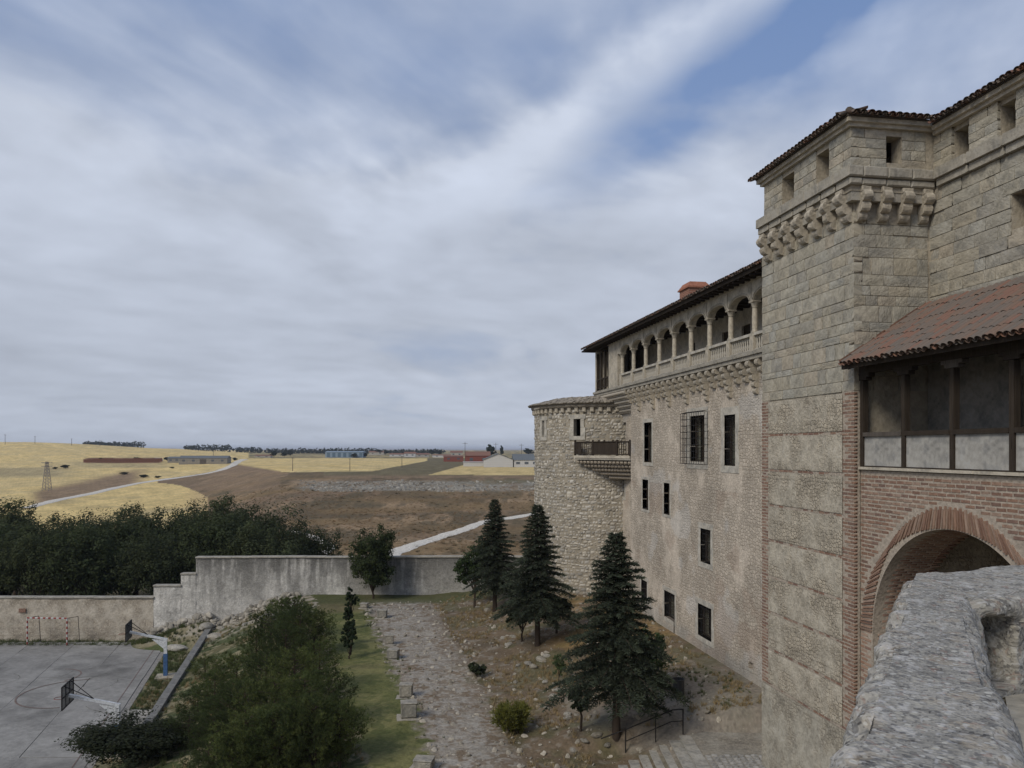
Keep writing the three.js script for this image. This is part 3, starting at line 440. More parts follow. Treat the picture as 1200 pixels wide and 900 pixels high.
// low roof of clay tiles: courses of half-round tiles running down one slope
function tileShape(r0, r1, len, seg = 7) { const g = new THREE.CylinderGeometry(r1, r0, len, seg, 1, true, -Math.PI / 2, Math.PI); g.rotateX(Math.PI / 2); return boxUV(g); } // axis along z, hump up, narrow end towards +z? both ends open
function tileRoof(parent, o, u, v, nu, nv, pitchU, len, seed, most, name = 'roof_tile') { // o: eave corner, u: along eave (unit), v: up the slope (unit)
  const r = rng(seed), n = V(0, 0, 0).crossVectors(v, u).normalize(); if (n.y < 0) n.negate();
  const gp = tileShape(pitchU * 0.5, pitchU * 0.44, len * 1.14), g = tileShape(pitchU * 0.39, pitchU * 0.32, len * 1.14), soup = new Soup(), mats = M.clay, basis = new THREE.Matrix4().makeBasis(V(0, 0, 0).crossVectors(n, v), n, v), inv = new THREE.Matrix4().makeBasis(V(0, 0, 0).crossVectors(n.clone().negate(), v), n.clone().negate(), v);
  const q1 = new THREE.Quaternion().setFromRotationMatrix(basis), q2 = new THREE.Quaternion().setFromRotationMatrix(inv), mtx = new THREE.Matrix4(); let cnt = 0;
  const colOf = m => { const c = m.color; return [c.r, c.g, c.b]; };
  for (let i = 0; i < nu; i++) { const streak = fbm(i * 0.5 + seed, 3.3, 2); for (let j = 0; j < nv; j++) {
    const p = o.clone().addScaledVector(u, (i + 0.5) * pitchU + (r() - 0.5) * 0.025).addScaledVector(v, (j + 0.45) * len - 0.06 * r()).addScaledVector(n, 0.062 + (j % 2) * 0.004 + r() * 0.014);
    const red = r() < (streak > 0.56 ? 0.62 : 0.16) * (name === 'roof_tile' || name === 'near_tile' ? 1 : 0.22); const m = red ? mats[[0, 1, 5][Math.floor(r() * 3)]] : mats[[2, 3, 4, 6][Math.floor(r() * 4)]];
    const tilt = new THREE.Quaternion().setFromAxisAngle(V(1, 0, 0), -0.045).multiply(new THREE.Quaternion().setFromAxisAngle(V(0, 1, 0), (r() - 0.5) * 0.07));
    const q = q1.clone().multiply(tilt);
    if (cnt++ < most) { const t = obj(name, g, m, parent); t.position.copy(p); t.quaternion.copy(q); } else { mtx.compose(p, q, V(1, 1, 1)); soup.put(g, mtx, colOf(m)); }
    const p2 = p.clone().addScaledVector(u, pitchU * 0.5).addScaledVector(n, -0.035); mtx.compose(p2, q2, V(1, 0.8, 1)); soup.put(gp, mtx, colOf(mats[[2, 3, 4, 1][Math.floor(r() * 4)]]));
  } }
  const m = obj(name === 'roof_tile' ? 'channel_tiles' : name + '_channels', soup.build(), M.vc, parent); m.userData.kind = 'stuff';
}
{
  const t = scene.getObjectByName('square_tower');
  const UD25 = 25.55;
  // moulded cornice under the eaves
  obj('cornice', merge([bd(UX - 0.09, UX + 0.3, 8.83, 8.93, TD0 - 0.34, UD25 + 0.09), bd(UX - 0.18, UX + 0.3, 8.93, 9.05, TD0 - 0.43, UD25 + 0.18), bd(UX + 0.3, KX - 0.05, 8.83, 8.93, TD0 - 0.34, TD0 + 0.1), bd(UX + 0.3, KX - 0.1, 8.93, 9.05, TD0 - 0.43, TD0 + 0.1)]), M.limestone, t);
  obj('roof_deck', bd(UX - 0.2, 18, 9.06, 9.1, TD0 - 0.45, UD25 + 0.2), M.greyWood, t);
  // W slope and the short hipped S slope
  const sl = V(0.96, 0.28, 0).normalize(), ss = V(0, 0.28, -0.96).normalize();
  tileRoof(t, V(UX - 0.3, 9.08, -(TD0 - 0.48)), V(0, 0, -1), sl, 27, 2, 0.21, 0.4, 31, 27, 'eave_tile');
  tileRoof(t, V(UX - 0.26, 9.08, -(TD0 - 0.56)), V(1, 0, 0), ss, 12, 2, 0.21, 0.4, 32, 12, 'hip_tile');
  const rg = tube([V(UX - 0.18, 9.19, -(TD0 - 0.46)), V(UX + 1.2, 9.58, -(TD0 + 0.9))], 0.1, 0.1, 8); obj('ridge', boxUV(rg), M.clay[3], t);
}
// ================================================================ THE KEEP BEHIND THE PORCH
{
  const k = thing('keep', 'weathered stone keep wall with small square windows rising behind the tiled porch', 'castle wall', null);
  const K0 = 7, K1 = TD0;
  const h1 = (px0, px1) => { const a = dAt(px1, KX), b = dAt(px0, KX); return [a, b]; };
  const w1 = [...h1(1117, 1137), 7.84, 8.58], w2 = [...h1(1171, 1192), 7.84, 8.58], w3 = [...h1(1184, 1206), 5.38, 6.25], w4 = [14.6, 15.2, 7.84, 8.58], w5 = [12, 12.6, 7.84, 8.58];
  const doorA = [16.55, 17.35, -0.55, 1.75], doorB = [12.6, 13.5, -0.55, 1.75];
  obj('wall', wallW(KX + 0.045, 0.7, K0, TD1 - 1, -0.62, 8.9, [w1, w2, w3, w4, w5, doorA, doorB]), M.mortar, k);
  obj('end_wall', merge([wallS(K0, 0.5, KX + 0.75, 26, -13, 8.9), bd(25.5, 26, -13, 8.9, K0 + 0.5, TD1), bd(KX + 0.75, 26, 3.0, 3.2, K0 + 0.52, TD1)]), M.mortar, k);
  ashlar(k, 'W', KX, 11.5, TD0 - 0.02, 3.6, 7.25, 0.34, [[w3[0], w3[1], 5.3, 6.3]], 201, { wear: 0.03, proud: 0.035, wmin: 0.4, wmax: 1.0 });
  ashlar(k, 'W', KX - 0.06, 11.5, TD0 - 0.26, 7.75, 8.7, 0.24, [w1, w2, w4, w5].map(w => [w[0], w[1], 7.8, 8.62]), 202, { wmin: 0.35, wmax: 0.8, proud: 0.015 });
  for (let i = 0; i < 9; i++) { const a = lerp(9, TD0 - 0.42, i / 9), b = lerp(9, TD0 - 0.42, (i + 1) / 9) - 0.014; obj('string_course', merge([bv(KX - 0.2, KX + 0.2, 7.46, 7.74, -b, -a, 0.04), bv(KX - 0.11, KX + 0.2, 7.26, 7.45, -b, -a, 0.04)]), M.ledge, k); }
  obj('cornice', merge([bd(KX - 0.15, KX + 0.3, 8.7, 8.8, 8, TD0 - 0.37), bd(KX - 0.25, KX + 0.3, 8.8, 8.92, 8, TD0 - 0.47)]), M.limestone, k);
  obj('roof_deck', bd(KX - 0.27, 25.9, 8.93, 8.97, K0 - 0.2, TD0 - 0.5), M.greyWood, k);
  tileRoof(k, V(KX - 0.36, 8.95, -(TD0 - 0.55)), V(0, 0, 1), V(0.96, 0.28, 0).normalize(), 48, 4, 0.21, 0.4, 33, 48, 'eave_tile');
  // plank doors behind the gallery
  for (const [a, b, c, e] of [doorA, doorB]) { const d = obj('door', bd(KX + 0.2, KX + 0.28, c, e, a, b), M.wood, k); obj('plank_line', merge([0.25, 0.5, 0.75].map(f => bd(KX + 0.185, KX + 0.199, c, e, lerp(a, b, f) - 0.01, lerp(a, b, f) + 0.01))), M.greyWood, d); }
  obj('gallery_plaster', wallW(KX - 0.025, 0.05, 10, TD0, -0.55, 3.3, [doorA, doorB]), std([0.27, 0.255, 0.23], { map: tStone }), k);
}
// ================================================================ THE BRICK PORCH WITH ITS TIMBER GALLERY
const PX = 13.2, PD0 = 9.6, PD1 = TD0;
{
  const p = thing('arched_porch', 'brick porch with round arch below a dark timber gallery and clay tiled roof', 'porch', null);
  const AC = 17.05, AR = 3.1, AS = -5.0, SILL = -0.57;  // arch centre, radius, springing
  const s = new THREE.Shape(); s.moveTo(PD0, -12.5); s.lineTo(AC - AR, -12.5); s.lineTo(AC - AR, AS); s.absarc(AC, AS, AR, Math.PI, 0, true); s.lineTo(AC + AR, -12.5); s.lineTo(PD1, -12.5); s.lineTo(PD1, SILL - 0.02); s.lineTo(PD0, SILL - 0.02); s.closePath();
  const g = new THREE.ExtrudeGeometry(s, { depth: 1.3, bevelEnabled: false, curveSegments: 40 }); g.applyMatrix4(new THREE.Matrix4().makeBasis(V(0, 0, -1), V(0, 1, 0), V(1, 0, 0)).setPosition(PX + 0.012, 0, 0));
  obj('wall', boxUV(g), M.brickMortar, p);
  // vaulted passage behind the arch
  obj('passage', merge([bd(PX + 1.35, 21, -12.5, -0.9, AC + AR, PD1), bd(PX + 1.35, 21, -12.5, -0.9, PD0, AC - AR), bd(PX + 1.35, 21, -1.85, -0.9, AC - AR, AC + AR), bd(21, 21.3, -12.5, -0.9, PD0, PD1)]), M.panel, p);
  const inA = (u, h, m) => { if (h < AS) return Math.abs(u - AC) < AR + m; return Math.hypot(u - AC, h - AS) < AR + m; };
  const list = brickList(PD0, PD1, -10.2, SILL - 0.05, (u, h, w) => !inA(u, h, h < AS ? 0.1 : 0.6), 41, 0.29, 0.07, 0.042, 0.022);
  const score = b => (b[0] > 14.75 && b[1] > -4.2 ? 0 : 100) + (b[1] < -2 && b[0] < 16 ? 20 : 0) + b[0];
  list.sort((a, b) => score(a) - score(b));
  layBricks(p, list, PX - 0.004, 300, 'brick');
  // ring of radial bricks, two lengths deep
  const r = rng(43), nV = 118; for (let k = 0; k < nV; k++) { const a = (k + 0.5) / nV * Math.PI, len = 0.5 + (k % 2) * 0.06 - r() * 0.03, rr = AR + 0.01 + len / 2, m = obj('arch_brick', brickGeos[k % 4], brickTones[[0, 2, 4, 2, 1][Math.floor(r() * 5)]], p); m.scale.set(len, 0.05, 0.34); m.rotation.order = 'YXZ'; m.rotation.y = -Math.PI / 2; m.rotation.z = Math.PI - a; m.position.set(PX + 0.12 - (r() - 0.3) * 0.016, AS + Math.sin(a) * rr, -(AC - Math.cos(a) * rr)); m.rotation.z = a + 0; m.rotation.z = Math.PI - a; }
  // brick lining of the arch reveal
  const soup = new Soup(), mt = new THREE.Matrix4(); for (let k = 0; k < 110; k++) for (let j = 0; j < 4; j++) { const a = (k + 0.5) / 110 * Math.PI, c = brickTones[Math.floor(r() * 5)].color; mt.makeRotationX(0); const q = new THREE.Quaternion().setFromAxisAngle(V(1, 0, 0), Math.PI / 2 - a); mt.compose(V(PX + 0.42 + j * 0.3 + (k % 2) * 0.12, AS + Math.sin(a) * (AR + 0.02), -(AC - Math.cos(a) * (AR + 0.02))), q, V(0.27, 0.055, 0.06)); soup.put(brickGeos[0], mt, [c.r, c.g, c.b]); }
  const jr = new Soup(); for (let h = -12; h < AS; h += 0.11) for (let j = 0; j < 4; j++) { const c = brickTones[Math.floor(r() * 5)].color; mt.compose(V(PX + 0.3 + j * 0.3, h, -(AC + AR - 0.01)), new THREE.Quaternion(), V(0.27, 0.066, 0.06)); jr.put(brickGeos[1], mt, [c.r, c.g, c.b]); }
  obj('reveal_bricks', soup.build(), M.vc, p).userData.kind = 'stuff'; obj('jamb_bricks', jr.build(), M.vc, p).userData.kind = 'stuff';
  // gallery floor, sill, end wall
  obj('floor', bd(PX + 0.02, KX - 0.03, SILL - 0.01, SILL + 0.06, PD0, PD1 - 0.01), M.greyWood, p);
  for (let k = 0; k < 5; k++) obj('sill', bv(PX - 0.09, PX + 0.25, SILL + 0.004, SILL + 0.075, -(lerp(PD0, PD1 - 0.01, (k + 1) / 5) - 0.004), -lerp(PD0, PD1 - 0.01, k / 5), 0.015), M.limestone, p);
  obj('end_wall', bd(PX + 0.02, KX - 0.03, SILL + 0.08, 2.3, PD0, PD0 + 0.25), M.greyPlaster, p);
  const posts = [20.6, 18.8, 17.02, 15.2, 13.4, 11.6, 9.95];
  const RAIL = 0.39, TOPB = 2.08;
  posts.forEach((d, i) => {
    const post = obj('post', bd(PX - 0.03, PX + 0.13, SILL + 0.08, TOPB - 0.2, d - 0.07, d + 0.07), M.wood, p);
    obj('bracket', merge([bv(PX - 0.05, PX + 0.15, TOPB - 0.19, TOPB - 0.1, -(d + 0.24), -(d - 0.24), 0.015), bv(PX - 0.05, PX + 0.15, TOPB - 0.1, TOPB - 0.002, -(d + 0.36), -(d - 0.36), 0.015)]), i === 2 ? M.greyWood : M.wood, post);
    if (i < posts.length - 1) {
      const e = posts[i + 1]; obj('rail', bv(PX - 0.05, PX + 0.13, RAIL - 0.05, RAIL + 0.06, -(d - 0.075), -(e + 0.075), 0.012), i === 0 ? M.greyWood : M.wood, p);
      const pn = obj('parapet_panel', bd(PX + 0.015, PX + 0.09, SILL + 0.11, RAIL - 0.055, e + 0.075, d - 0.075), M.greyPlaster, p);
      obj('bottom_rail', bd(PX - 0.01, PX + 0.1, SILL + 0.078, SILL + 0.108, e + 0.075, d - 0.075), M.wood, pn);
    }
  });
  obj('beam', bv(PX - 0.06, PX + 0.16, TOPB, TOPB + 0.22, -(PD1 - 0.02), -PD0, 0.02), M.wood, p);
  // rafters with shaped ends, boards, tiles
  const EX = 12.62, EH = 2.36, slope = V(KX - EX, 4.08 - EH, 0).normalize(), ang = Math.atan2(4.08 - EH, KX - EX);
  for (let k = 0; k < 17; k++) { const d = PD1 - 0.12 - k * 0.64, a = V(EX + 0.1, EH - 0.07, -d), b = V(KX - 0.06, 4.0 - 0.09, -d), len = a.distanceTo(b), q = bx(0, len, -0.12, 0, -0.05, 0.05); q.rotateZ(ang); q.translate(a.x, a.y, a.z); obj('rafter', q, M.wood, p); }
  const bl = Math.hypot(KX - EX, 4.08 - EH) - 0.06, brd = bx(0, bl, 0.0, 0.035, -(PD1 - 0.02), -PD0 + 0.3); brd.rotateZ(ang); brd.translate(EX + 0.02, EH - 0.05, 0); obj('roof_boards', brd, M.wood, p);
  obj('eave_board', bd(EX - 0.01, EX + 0.06, EH - 0.17, EH + 0.0, PD0 - 0.3, PD1 - 0.03), M.wood, p);
  tileRoof(p, V(EX - 0.07, EH - 0.03, -(PD1 - 0.06)), V(0, 0, 1), slope, 33, 8, 0.205, 0.395, 51, 300);
  tileRoof(p, V(EX - 0.07, EH - 0.03, -(PD1 - 0.06 - 33 * 0.205)), V(0, 0, 1), slope, 20, 8, 0.205, 0.395, 52, 0, 'near_tile');
  for (let k = 0; k < 8; k++) { const a = V(EX - 0.05, EH + 0.1, -(PD1 - 0.1)).addScaledVector(slope, k * 0.4), q = tileShape(0.115, 0.095, 0.46); q.lookAt(slope); const m = obj('verge_tile', q, M.clay[[0, 5, 1, 0, 5, 0, 1, 5][k]], p); m.position.copy(a).addScaledVector(slope, 0.2); }
  const fl = bx(0, bl, 0.05, 0.13, -(PD1 - 0.02), -(PD1 - 0.14)); 
  obj('lintel_flashing', bd(KX - 0.1, KX - 0.01, 4.02, 4.16, PD0, PD1 - 0.02), M.ledge, p);
}

// ================================================================ THE PALACE WING
const FX = 16, FU = 15.6, LED = 4.0, F0 = TD1 - 0.7, FEND = 50.4;
{
  const w = thing('palace_wing', 'long stone palace wing with arcaded top gallery, carved corbels and barred windows', 'castle building', null);
  // front render: small pinkish stones showing through, worn patches of pale plaster
  const FW = 30, FH = 17, F_D0 = 26, F_H0 = -12, pat = (d, h) => { const big = fbm(d * 0.28 + 3, h * 0.28 + 11, 5), mid = fbm(d * 0.9 + 21, h * 0.7 + 5, 4); return [big, mid]; };
  const map = colourTex(1600, 906, (u, v, o) => {
    const d = F_D0 + FW * (1 - u), h = F_H0 + FH * v, [big, mid] = pat(d, h); cell(d / 0.24 + (vn(d * 2, h * 2) - 0.5) * 0.6, h / 0.155, 256, wl);
    const e = sstep(0.04, 0.20, wl[1] - wl[0]), gr = vn(d * 31, h * 31), patch = sstep(0.535, 0.60, big * 0.55 + mid * 0.45), grey = sstep(0.60, 0.68, fbm(d * 0.5 + 61, h * 0.5 + 17, 4)), base = sstep(-9.2, -9.9, h + (mid - 0.5) * 1.5);
    const st = 0.86 + wl[2] * 0.3; let r = lerp(0.345, 0.475 * st, e), g = lerp(0.29, 0.415 * st, e), b = lerp(0.225, 0.335 * st, e);       // dark raked joints round pinkish stones
    r = lerp(r, 0.60, patch * 0.42); g = lerp(g, 0.525, patch * 0.42); b = lerp(b, 0.43, patch * 0.42);
    r = lerp(r, 0.52, grey * 0.6); g = lerp(g, 0.49, grey * 0.6); b = lerp(b, 0.44, grey * 0.6);
    r = lerp(r, 0.36, base * 0.75); g = lerp(g, 0.335, base * 0.75); b = lerp(b, 0.29, base * 0.75);
    if (h < -2) { const q = sstep(0.56, 0.66, fbm(d * 0.6 + 5, h * 0.6 + 44, 4)) * 0.4; r = lerp(r, 0.33, q); g = lerp(g, 0.25, q); b = lerp(b, 0.19, q); }
    const k = 0.80 + 0.22 * gr + 0.5 * (mid - 0.5) + 0.2 * (vn(d * 9 + 4, h * 9) - 0.5); o[0] = r * k; o[1] = g * k; o[2] = b * k;
  });
  const bump = greyTex(1600, 906, (u, v) => { const d = F_D0 + FW * (1 - u), h = F_H0 + FH * v, [big, mid] = pat(d, h); cell(d / 0.24 + (vn(d * 2, h * 2) - 0.5) * 0.6, h / 0.155, 256, wl); const patch = sstep(0.535, 0.60, big * 0.55 + mid * 0.45); return lerp(0.25 + 0.4 * sstep(0.02, 0.25, wl[1] - wl[0]) * (0.6 + 0.4 * wl[2]), 0.75, patch * 0.8) + 0.25 * (vn(d * 22, h * 22) - 0.5); });
  for (const t of [map, bump]) { t.repeat.set(1 / FW, 1 / FH); t.offset.set((F_D0 + FW) / FW, -F_H0 / FH); t.wrapS = t.wrapT = THREE.ClampToEdgeWrapping; }
  const front = std(0xffffff, { map, bumpMap: bump, bumpScale: 0.05 });
  // windows: pixel box, kind
  const W = (px0, px1, py0, py1, kind, sur, X = FX) => { const a = dAt(px1, X), b = dAt(px0, X), m = (a + b) / 2; return { a, b, c: hAt(py1, X, m), e: hAt(py0, X, m), kind, sur, X }; };
  const wins = [W(755, 764, 495, 542, 'slit', 0.25), W(809, 826, 487, 541, 'cage', 0.45), W(849, 862, 486, 546, 'bars', 0.4), W(753, 760, 562, 597, 'slit', 0.2), W(778, 785, 566, 603, 'slit', 0.2), W(821, 833, 620, 660, 'sash', 0.32), W(751.5, 758.5, 680, 703, 'bars', 0.26), W(778.5, 791, 694, 726, 'bars', 0.26), W(818, 834, 710, 748, 'bars', 0.3), W(877, 882, 776, 784, 'hole', 0)];
  obj('wall', wallW(FX, 0.6, F0, FEND, -12.2, LED - 0.3, wins.map(q => [q.a, q.b, q.c, q.e])), front, w);
  // recessed corner strip towards the round tower
  const RX = 16.6, rw = [W(729, 733.5, 495, 537, 'slit', 0, RX), W(727, 732, 561, 582, 'slit', 0.24, RX), W(736.5, 739, 648, 670, 'slit', 0, RX)];
  obj('corner_wall', merge([wallW(RX, 0.5, FEND, 57.5, -12.2, LED - 0.3, rw.map(q => [q.a, q.b, q.c, q.e])), bd(FX + 0.6, RX + 0.5, -12.2, LED - 0.3, FEND - 0.5, FEND)]), front, w);
  const bar = (d, c, e, x, r = 0.013) => rod(V(x, c, -d), V(x, e, -d), r, 5), hbar = (a, b, h, x, r = 0.011) => rod(V(x, h, -a), V(x, h, -b), r, 5);
  for (const q of [...wins, ...rw]) {
    const { a, b, c, e, kind, sur, X } = q, win = kind === 'hole' ? obj('window', bv(X - 0.02, X + 0.25, c - 0.1, c - 0.002, -b - 0.05, -a + 0.05, 0.01), M.whiteFrame, w) : obj('window', bd(X + 0.34, X + 0.35, c + 0.003, e - 0.003, a + 0.003, b - 0.003), M.glass, w);
    if (sur) { const s = sur, f = M.whiteFrame; const pr = X - 0.025; const parts = [[a - s, b + s, e, e + s * 0.9], [a - s, b + s, c - s * 0.8, c]]; for (const [p, q2, h0, h1] of parts) obj('surround_stone', bv(pr, X + 0.3, h0, h1, -q2, -p, 0.012), f, win);
      const nst = Math.max(1, Math.round((e - c) / 0.7)); for (let k = 0; k < nst; k++) { const h0 = lerp(c, e, k / nst) + 0.003, h1 = lerp(c, e, (k + 1) / nst) - 0.003, t = (k % 2) * 0.08; obj('surround_stone', bv(pr, X + 0.3, h0, h1, -a, -(a - s + t), 0.01), f, win); obj('surround_stone', bv(pr, X + 0.3, h0, h1, -(b + s - t), -b, 0.01), f, win); } }
    if (kind !== 'hole') obj('frame', merge([bd(X + 0.27, X + 0.338, c, e, a, a + 0.07), bd(X + 0.27, X + 0.338, c, e, b - 0.07, b), bd(X + 0.27, X + 0.338, c, c + 0.07, a + 0.07, b - 0.07), bd(X + 0.27, X + 0.338, e - 0.07, e, a + 0.07, b - 0.07), bd(X + 0.28, X + 0.338, c + 0.07, e - 0.07, (a + b) / 2 - 0.03, (a + b) / 2 + 0.03)]), M.wood, win);
    if (kind === 'bars' || kind === 'sash') { const g = [], n = Math.round((b - a) / 0.16); for (let k = 1; k < n; k++) g.push(bar(lerp(a, b, k / n), c, e, X + 0.06)); for (let h = c + 0.3; h < e; h += 0.38) g.push(hbar(a, b, h, X + 0.06)); obj('iron_bars', merge(g), M.iron, win); }
    if (kind === 'cage') { const A = a - 0.42, B = b + 0.42, C = c - 0.12, E = e + 0.14, O = X - 0.38, g = []; const n = 9; for (let k = 0; k <= n; k++) g.push(bar(lerp(A, B, k / n), C, E, O)); for (let k = 0; k < 3; k++) for (const d of [A, B]) g.push(bar(d, C, E, lerp(O, X, k / 2.2))); for (let k = 0; k <= 8; k++) { const h = lerp(C, E, k / 8); g.push(hbar(A, B, h, O, 0.014), rod(V(O, h, -A), V(X, h, -A), 0.012, 5), rod(V(O, h, -B), V(X, h, -B), 0.012, 5)); } for (let k = 0; k <= n; k++) { const d = lerp(A, B, k / n); g.push(rod(V(O, C, -d), V(X, C, -d), 0.011, 4), rod(V(O, E, -d), V(X, E + 0.1, -d), 0.011, 4)); } obj('iron_cage', merge(g), M.iron, win); }
  }
  // corbels: stacked rolls carrying the gallery
  const stack = n => { const g = []; for (let k = 0; k < n; k++) { const o = 0.46 - k * (0.46 / (n + 0.2)), y = -0.15 - k * 0.29, c = new THREE.CylinderGeometry(0.15, 0.15, 0.31, 12); c.rotateZ(Math.PI / 2); c.translate(0, y, o - 0.1); g.push(boxUV(c)); g.push(bx(-0.15, 0.15, y - 0.142, y + 0.145, -0.1, o - 0.1)); } const q = merge(g); return q; };
  const c3 = stack(3), c4 = stack(5), d0 = TD1 + 0.3, nC = 28; for (let k = 0; k < nC; k++) { const d = lerp(d0, FEND - 0.1, k / (nC - 1)), long = k % 3 === 1, m = obj('corbel', long ? c4 : c3, M.corbel, w); m.rotation.y = -Math.PI / 2; m.position.set(FX, LED - 0.2, -d); m.scale.set(0.98 + 0.06 * ((k * 7) % 3 - 1), 1, 1); }
  // five close rows of little corbels under the corner loggia
  const cl = new Soup(), ball = new THREE.CylinderGeometry(0.13, 0.11, 0.24, 8); ball.rotateZ(Math.PI / 2); const mt = new THREE.Matrix4(), qW = new THREE.Quaternion().setFromAxisAngle(V(0, 1, 0), -Math.PI / 2);
  for (let row = 0; row < 5; row++) for (let k = 0; k < 23; k++) { const d = FEND + 0.05 + k * 0.32, x = lerp(FU - 0.02, RX - 0.05, row / 5); mt.compose(V(x + 0.06, LED - 0.33 - row * 0.27, -d), qW, V(0.95, 1, 1.1)); cl.put(ball, mt, [0.39, 0.35, 0.285]); }
  obj('corbel_cluster', cl.build(), M.vc, w).userData.kind = 'stuff';
  obj('corbel_bed', merge([0, 1, 2, 3, 4].map(r => bd(lerp(FU + 0.06, RX, r / 5), RX + 0.3, LED - 0.5 - r * 0.27, LED - 0.2 - r * 0.27 - 0.003, FEND + 0.002, 57.6))), M.corbel, w);
  // ledge in lengths
  for (let k = 0; k < 13; k++) { const a = lerp(TD1 - 0.6, 57.9, k / 13), b = lerp(TD1 - 0.6, 57.9, (k + 1) / 13) - 0.01; obj('ledge', merge([bv(FU - 0.14, FX + 0.3, LED - 0.02, LED + 0.13, -b, -a, 0.03), bv(FU - 0.06, FX + 0.3, LED - 0.2, LED - 0.022, -b, -a, 0.03)]), M.ledge, w); }
  // arcade
  const cols = []; for (let k = 0; k <= 10; k++) cols.push(51.5 - 2.385 * k);          // 51.5 ... 27.65
  const RAIL = 4.93, SPR = 6.3, ATOP = 7.12;
  obj('gallery_floor', bd(FU + 0.02, 18.6, LED + 0.132, LED + 0.2, TD1 - 0.6, 57.8), M.ledge, w);
  const colGeo = (() => { const p = [[0.17, 0], [0.17, 0.06], [0.135, 0.1], [0.12, 0.16], [0.128, 0.6], [0.112, 1.08], [0.14, 1.1], [0.125, 1.13], [0.15, 1.2], [0.19, 1.3], [0.19, 1.37]]; const g = new THREE.LatheGeometry(p.map(([x, y]) => new THREE.Vector2(x, y)), 14); return merge([boxUV(g), bv(-0.2, 0.2, 1.3, 1.372, -0.2, 0.2, 0.015)]); })();
  for (const d of cols) { const c = obj('column', colGeo, M.limestone, w); c.position.set(FU + 0.18, RAIL + 0.002, -d); obj('pedestal', bv(-0.17, 0.17, -(RAIL - LED - 0.135), -0.004, -0.17, 0.17, 0.015), M.limestone, c); }
  // wall over the columns, pierced by flat arches
  { const s = new THREE.Shape(); s.moveTo(cols[10] - 1.4, ATOP); s.lineTo(cols[10] - 1.4, SPR); for (let k = 10; k >= 0; k--) { const c = cols[k]; s.lineTo(c + 0.17, SPR); if (k > 0) { const n = cols[k - 1], x0 = c + 0.17, x1 = n - 0.17, N = 14; for (let i = 0; i <= N; i++) { const t = i / N, f = t * 2 - 1; s.lineTo(lerp(x0, x1, t), SPR + 0.38 * Math.pow(Math.max(0, 1 - Math.pow(Math.abs(f), 2.6)), 0.6)); } } } s.lineTo(52.1, SPR); s.lineTo(52.1, LED + 0.135); s.lineTo(54.2, LED + 0.135); s.lineTo(54.2, ATOP); s.closePath();
    const g = new THREE.ExtrudeGeometry(s, { depth: 0.34, bevelEnabled: false }); g.applyMatrix4(new THREE.Matrix4().makeBasis(V(0, 0, -1), V(0, 1, 0), V(1, 0, 0)).setPosition(FU + 0.01, 0, 0)); obj('arcade', boxUV(g), M.limestone, w); }
  // raised rims of the arches and thin joints between bays
  for (let k = 1; k <= 10; k++) { const x0 = cols[k] + 0.17, x1 = cols[k - 1] - 0.17, pts = []; for (let i = 0; i <= 14; i++) { const t = i / 14, f = t * 2 - 1; pts.push(V(FU + 0.0, SPR + 0.05 + 0.40 * Math.pow(Math.max(0, 1 - Math.pow(Math.abs(f), 2.6)), 0.6), -lerp(x0 - 0.03, x1 + 0.03, t))); } obj('arch_rim', boxUV(tube(pts, 0.035, 0.035, 5)), M.ledge, w); }
  for (const d of cols) obj('bay_joint', bd(FU - 0.012, FU + 0.008, SPR + 0.12, ATOP - 0.06, d - 0.02, d + 0.02), M.ledge, w);
  obj('frieze', bv(FU - 0.06, FU + 0.36, ATOP + 0.002, ATOP + 0.14, -54.3, -(TD1 - 0.6), 0.02), M.limestone, w);
  // balustrades: coping, plinth and turned balusters between pedestals
  for (let k = 1; k <= 10; k++) { const a = cols[k] + 0.172, b = cols[k - 1] - 0.172, bl = obj('balustrade', merge([bv(FU + 0.03, FU + 0.33, RAIL - 0.12, RAIL, -b, -a, 0.02), bv(FU + 0.06, FU + 0.3, LED + 0.132, LED + 0.24, -b, -a, 0.015)]), M.whiteFrame, w); const g = []; for (let d = a + 0.09; d < b - 0.04; d += 0.21) { const l = new THREE.LatheGeometry([[0.04, 0], [0.058, 0.16], [0.032, 0.3], [0.05, 0.47], [0.04, 0.565]].map(([x, y]) => new THREE.Vector2(x, y)), 7); l.translate(FU + 0.18, LED + 0.242, -d); g.push(l); } const bm = obj('balusters', merge(g), M.whiteFrame, bl); bm.userData.kind = 'stuff'; }
  // inside of the gallery
  const doors = [3, 5, 6, 7, 8, 9].map(k => [cols[k] + 0.7, cols[k] + 1.7, LED + 0.2, 6.25]);
  obj('back_wall', wallW(18.2, 0.3, TD1 - 0.6, 57.4, LED + 0.2, 7.6, doors), M.whitewash, w);
  for (const [a, b, c, e] of doors) obj('gallery_door', bd(18.32, 18.38, c, e, a, b), M.wood, w);
  obj('ceiling', bd(FU + 0.36, 18.2, 7.14, 7.2, TD1 - 0.6, 57.4), M.wood, w);
  for (let k = 0; k < 40; k++) { const d = TD1 + k * 0.78; obj('ceiling_beam', bd(FU + 0.37, 18.19, 7.02, 7.138, d, d + 0.14), M.wood, w); }
  // timber loggia at the far end
  const lg = obj('loggia_post', merge([54.3, 55.3, 56.3, 57.35].map(d => bd(FU + 0.02, FU + 0.16, LED + 0.135, 6.9, d - 0.07, d + 0.07))), M.wood, w);
  obj('rail', merge([bd(FU + 0.04, FU + 0.14, 4.95, 5.05, 54.2, 57.4), bd(FU + 0.06, FU + 0.12, 4.35, 4.42, 54.2, 57.4)]), M.wood, lg);
  { const g = []; for (let d = 54.5; d < 57.3; d += 0.16) g.push(rod(V(FU + 0.09, 4.4, -d), V(FU + 0.09, 4.96, -d), 0.022, 4)); obj('spindles', merge(g), M.wood, lg).userData.kind = 'stuff'; }
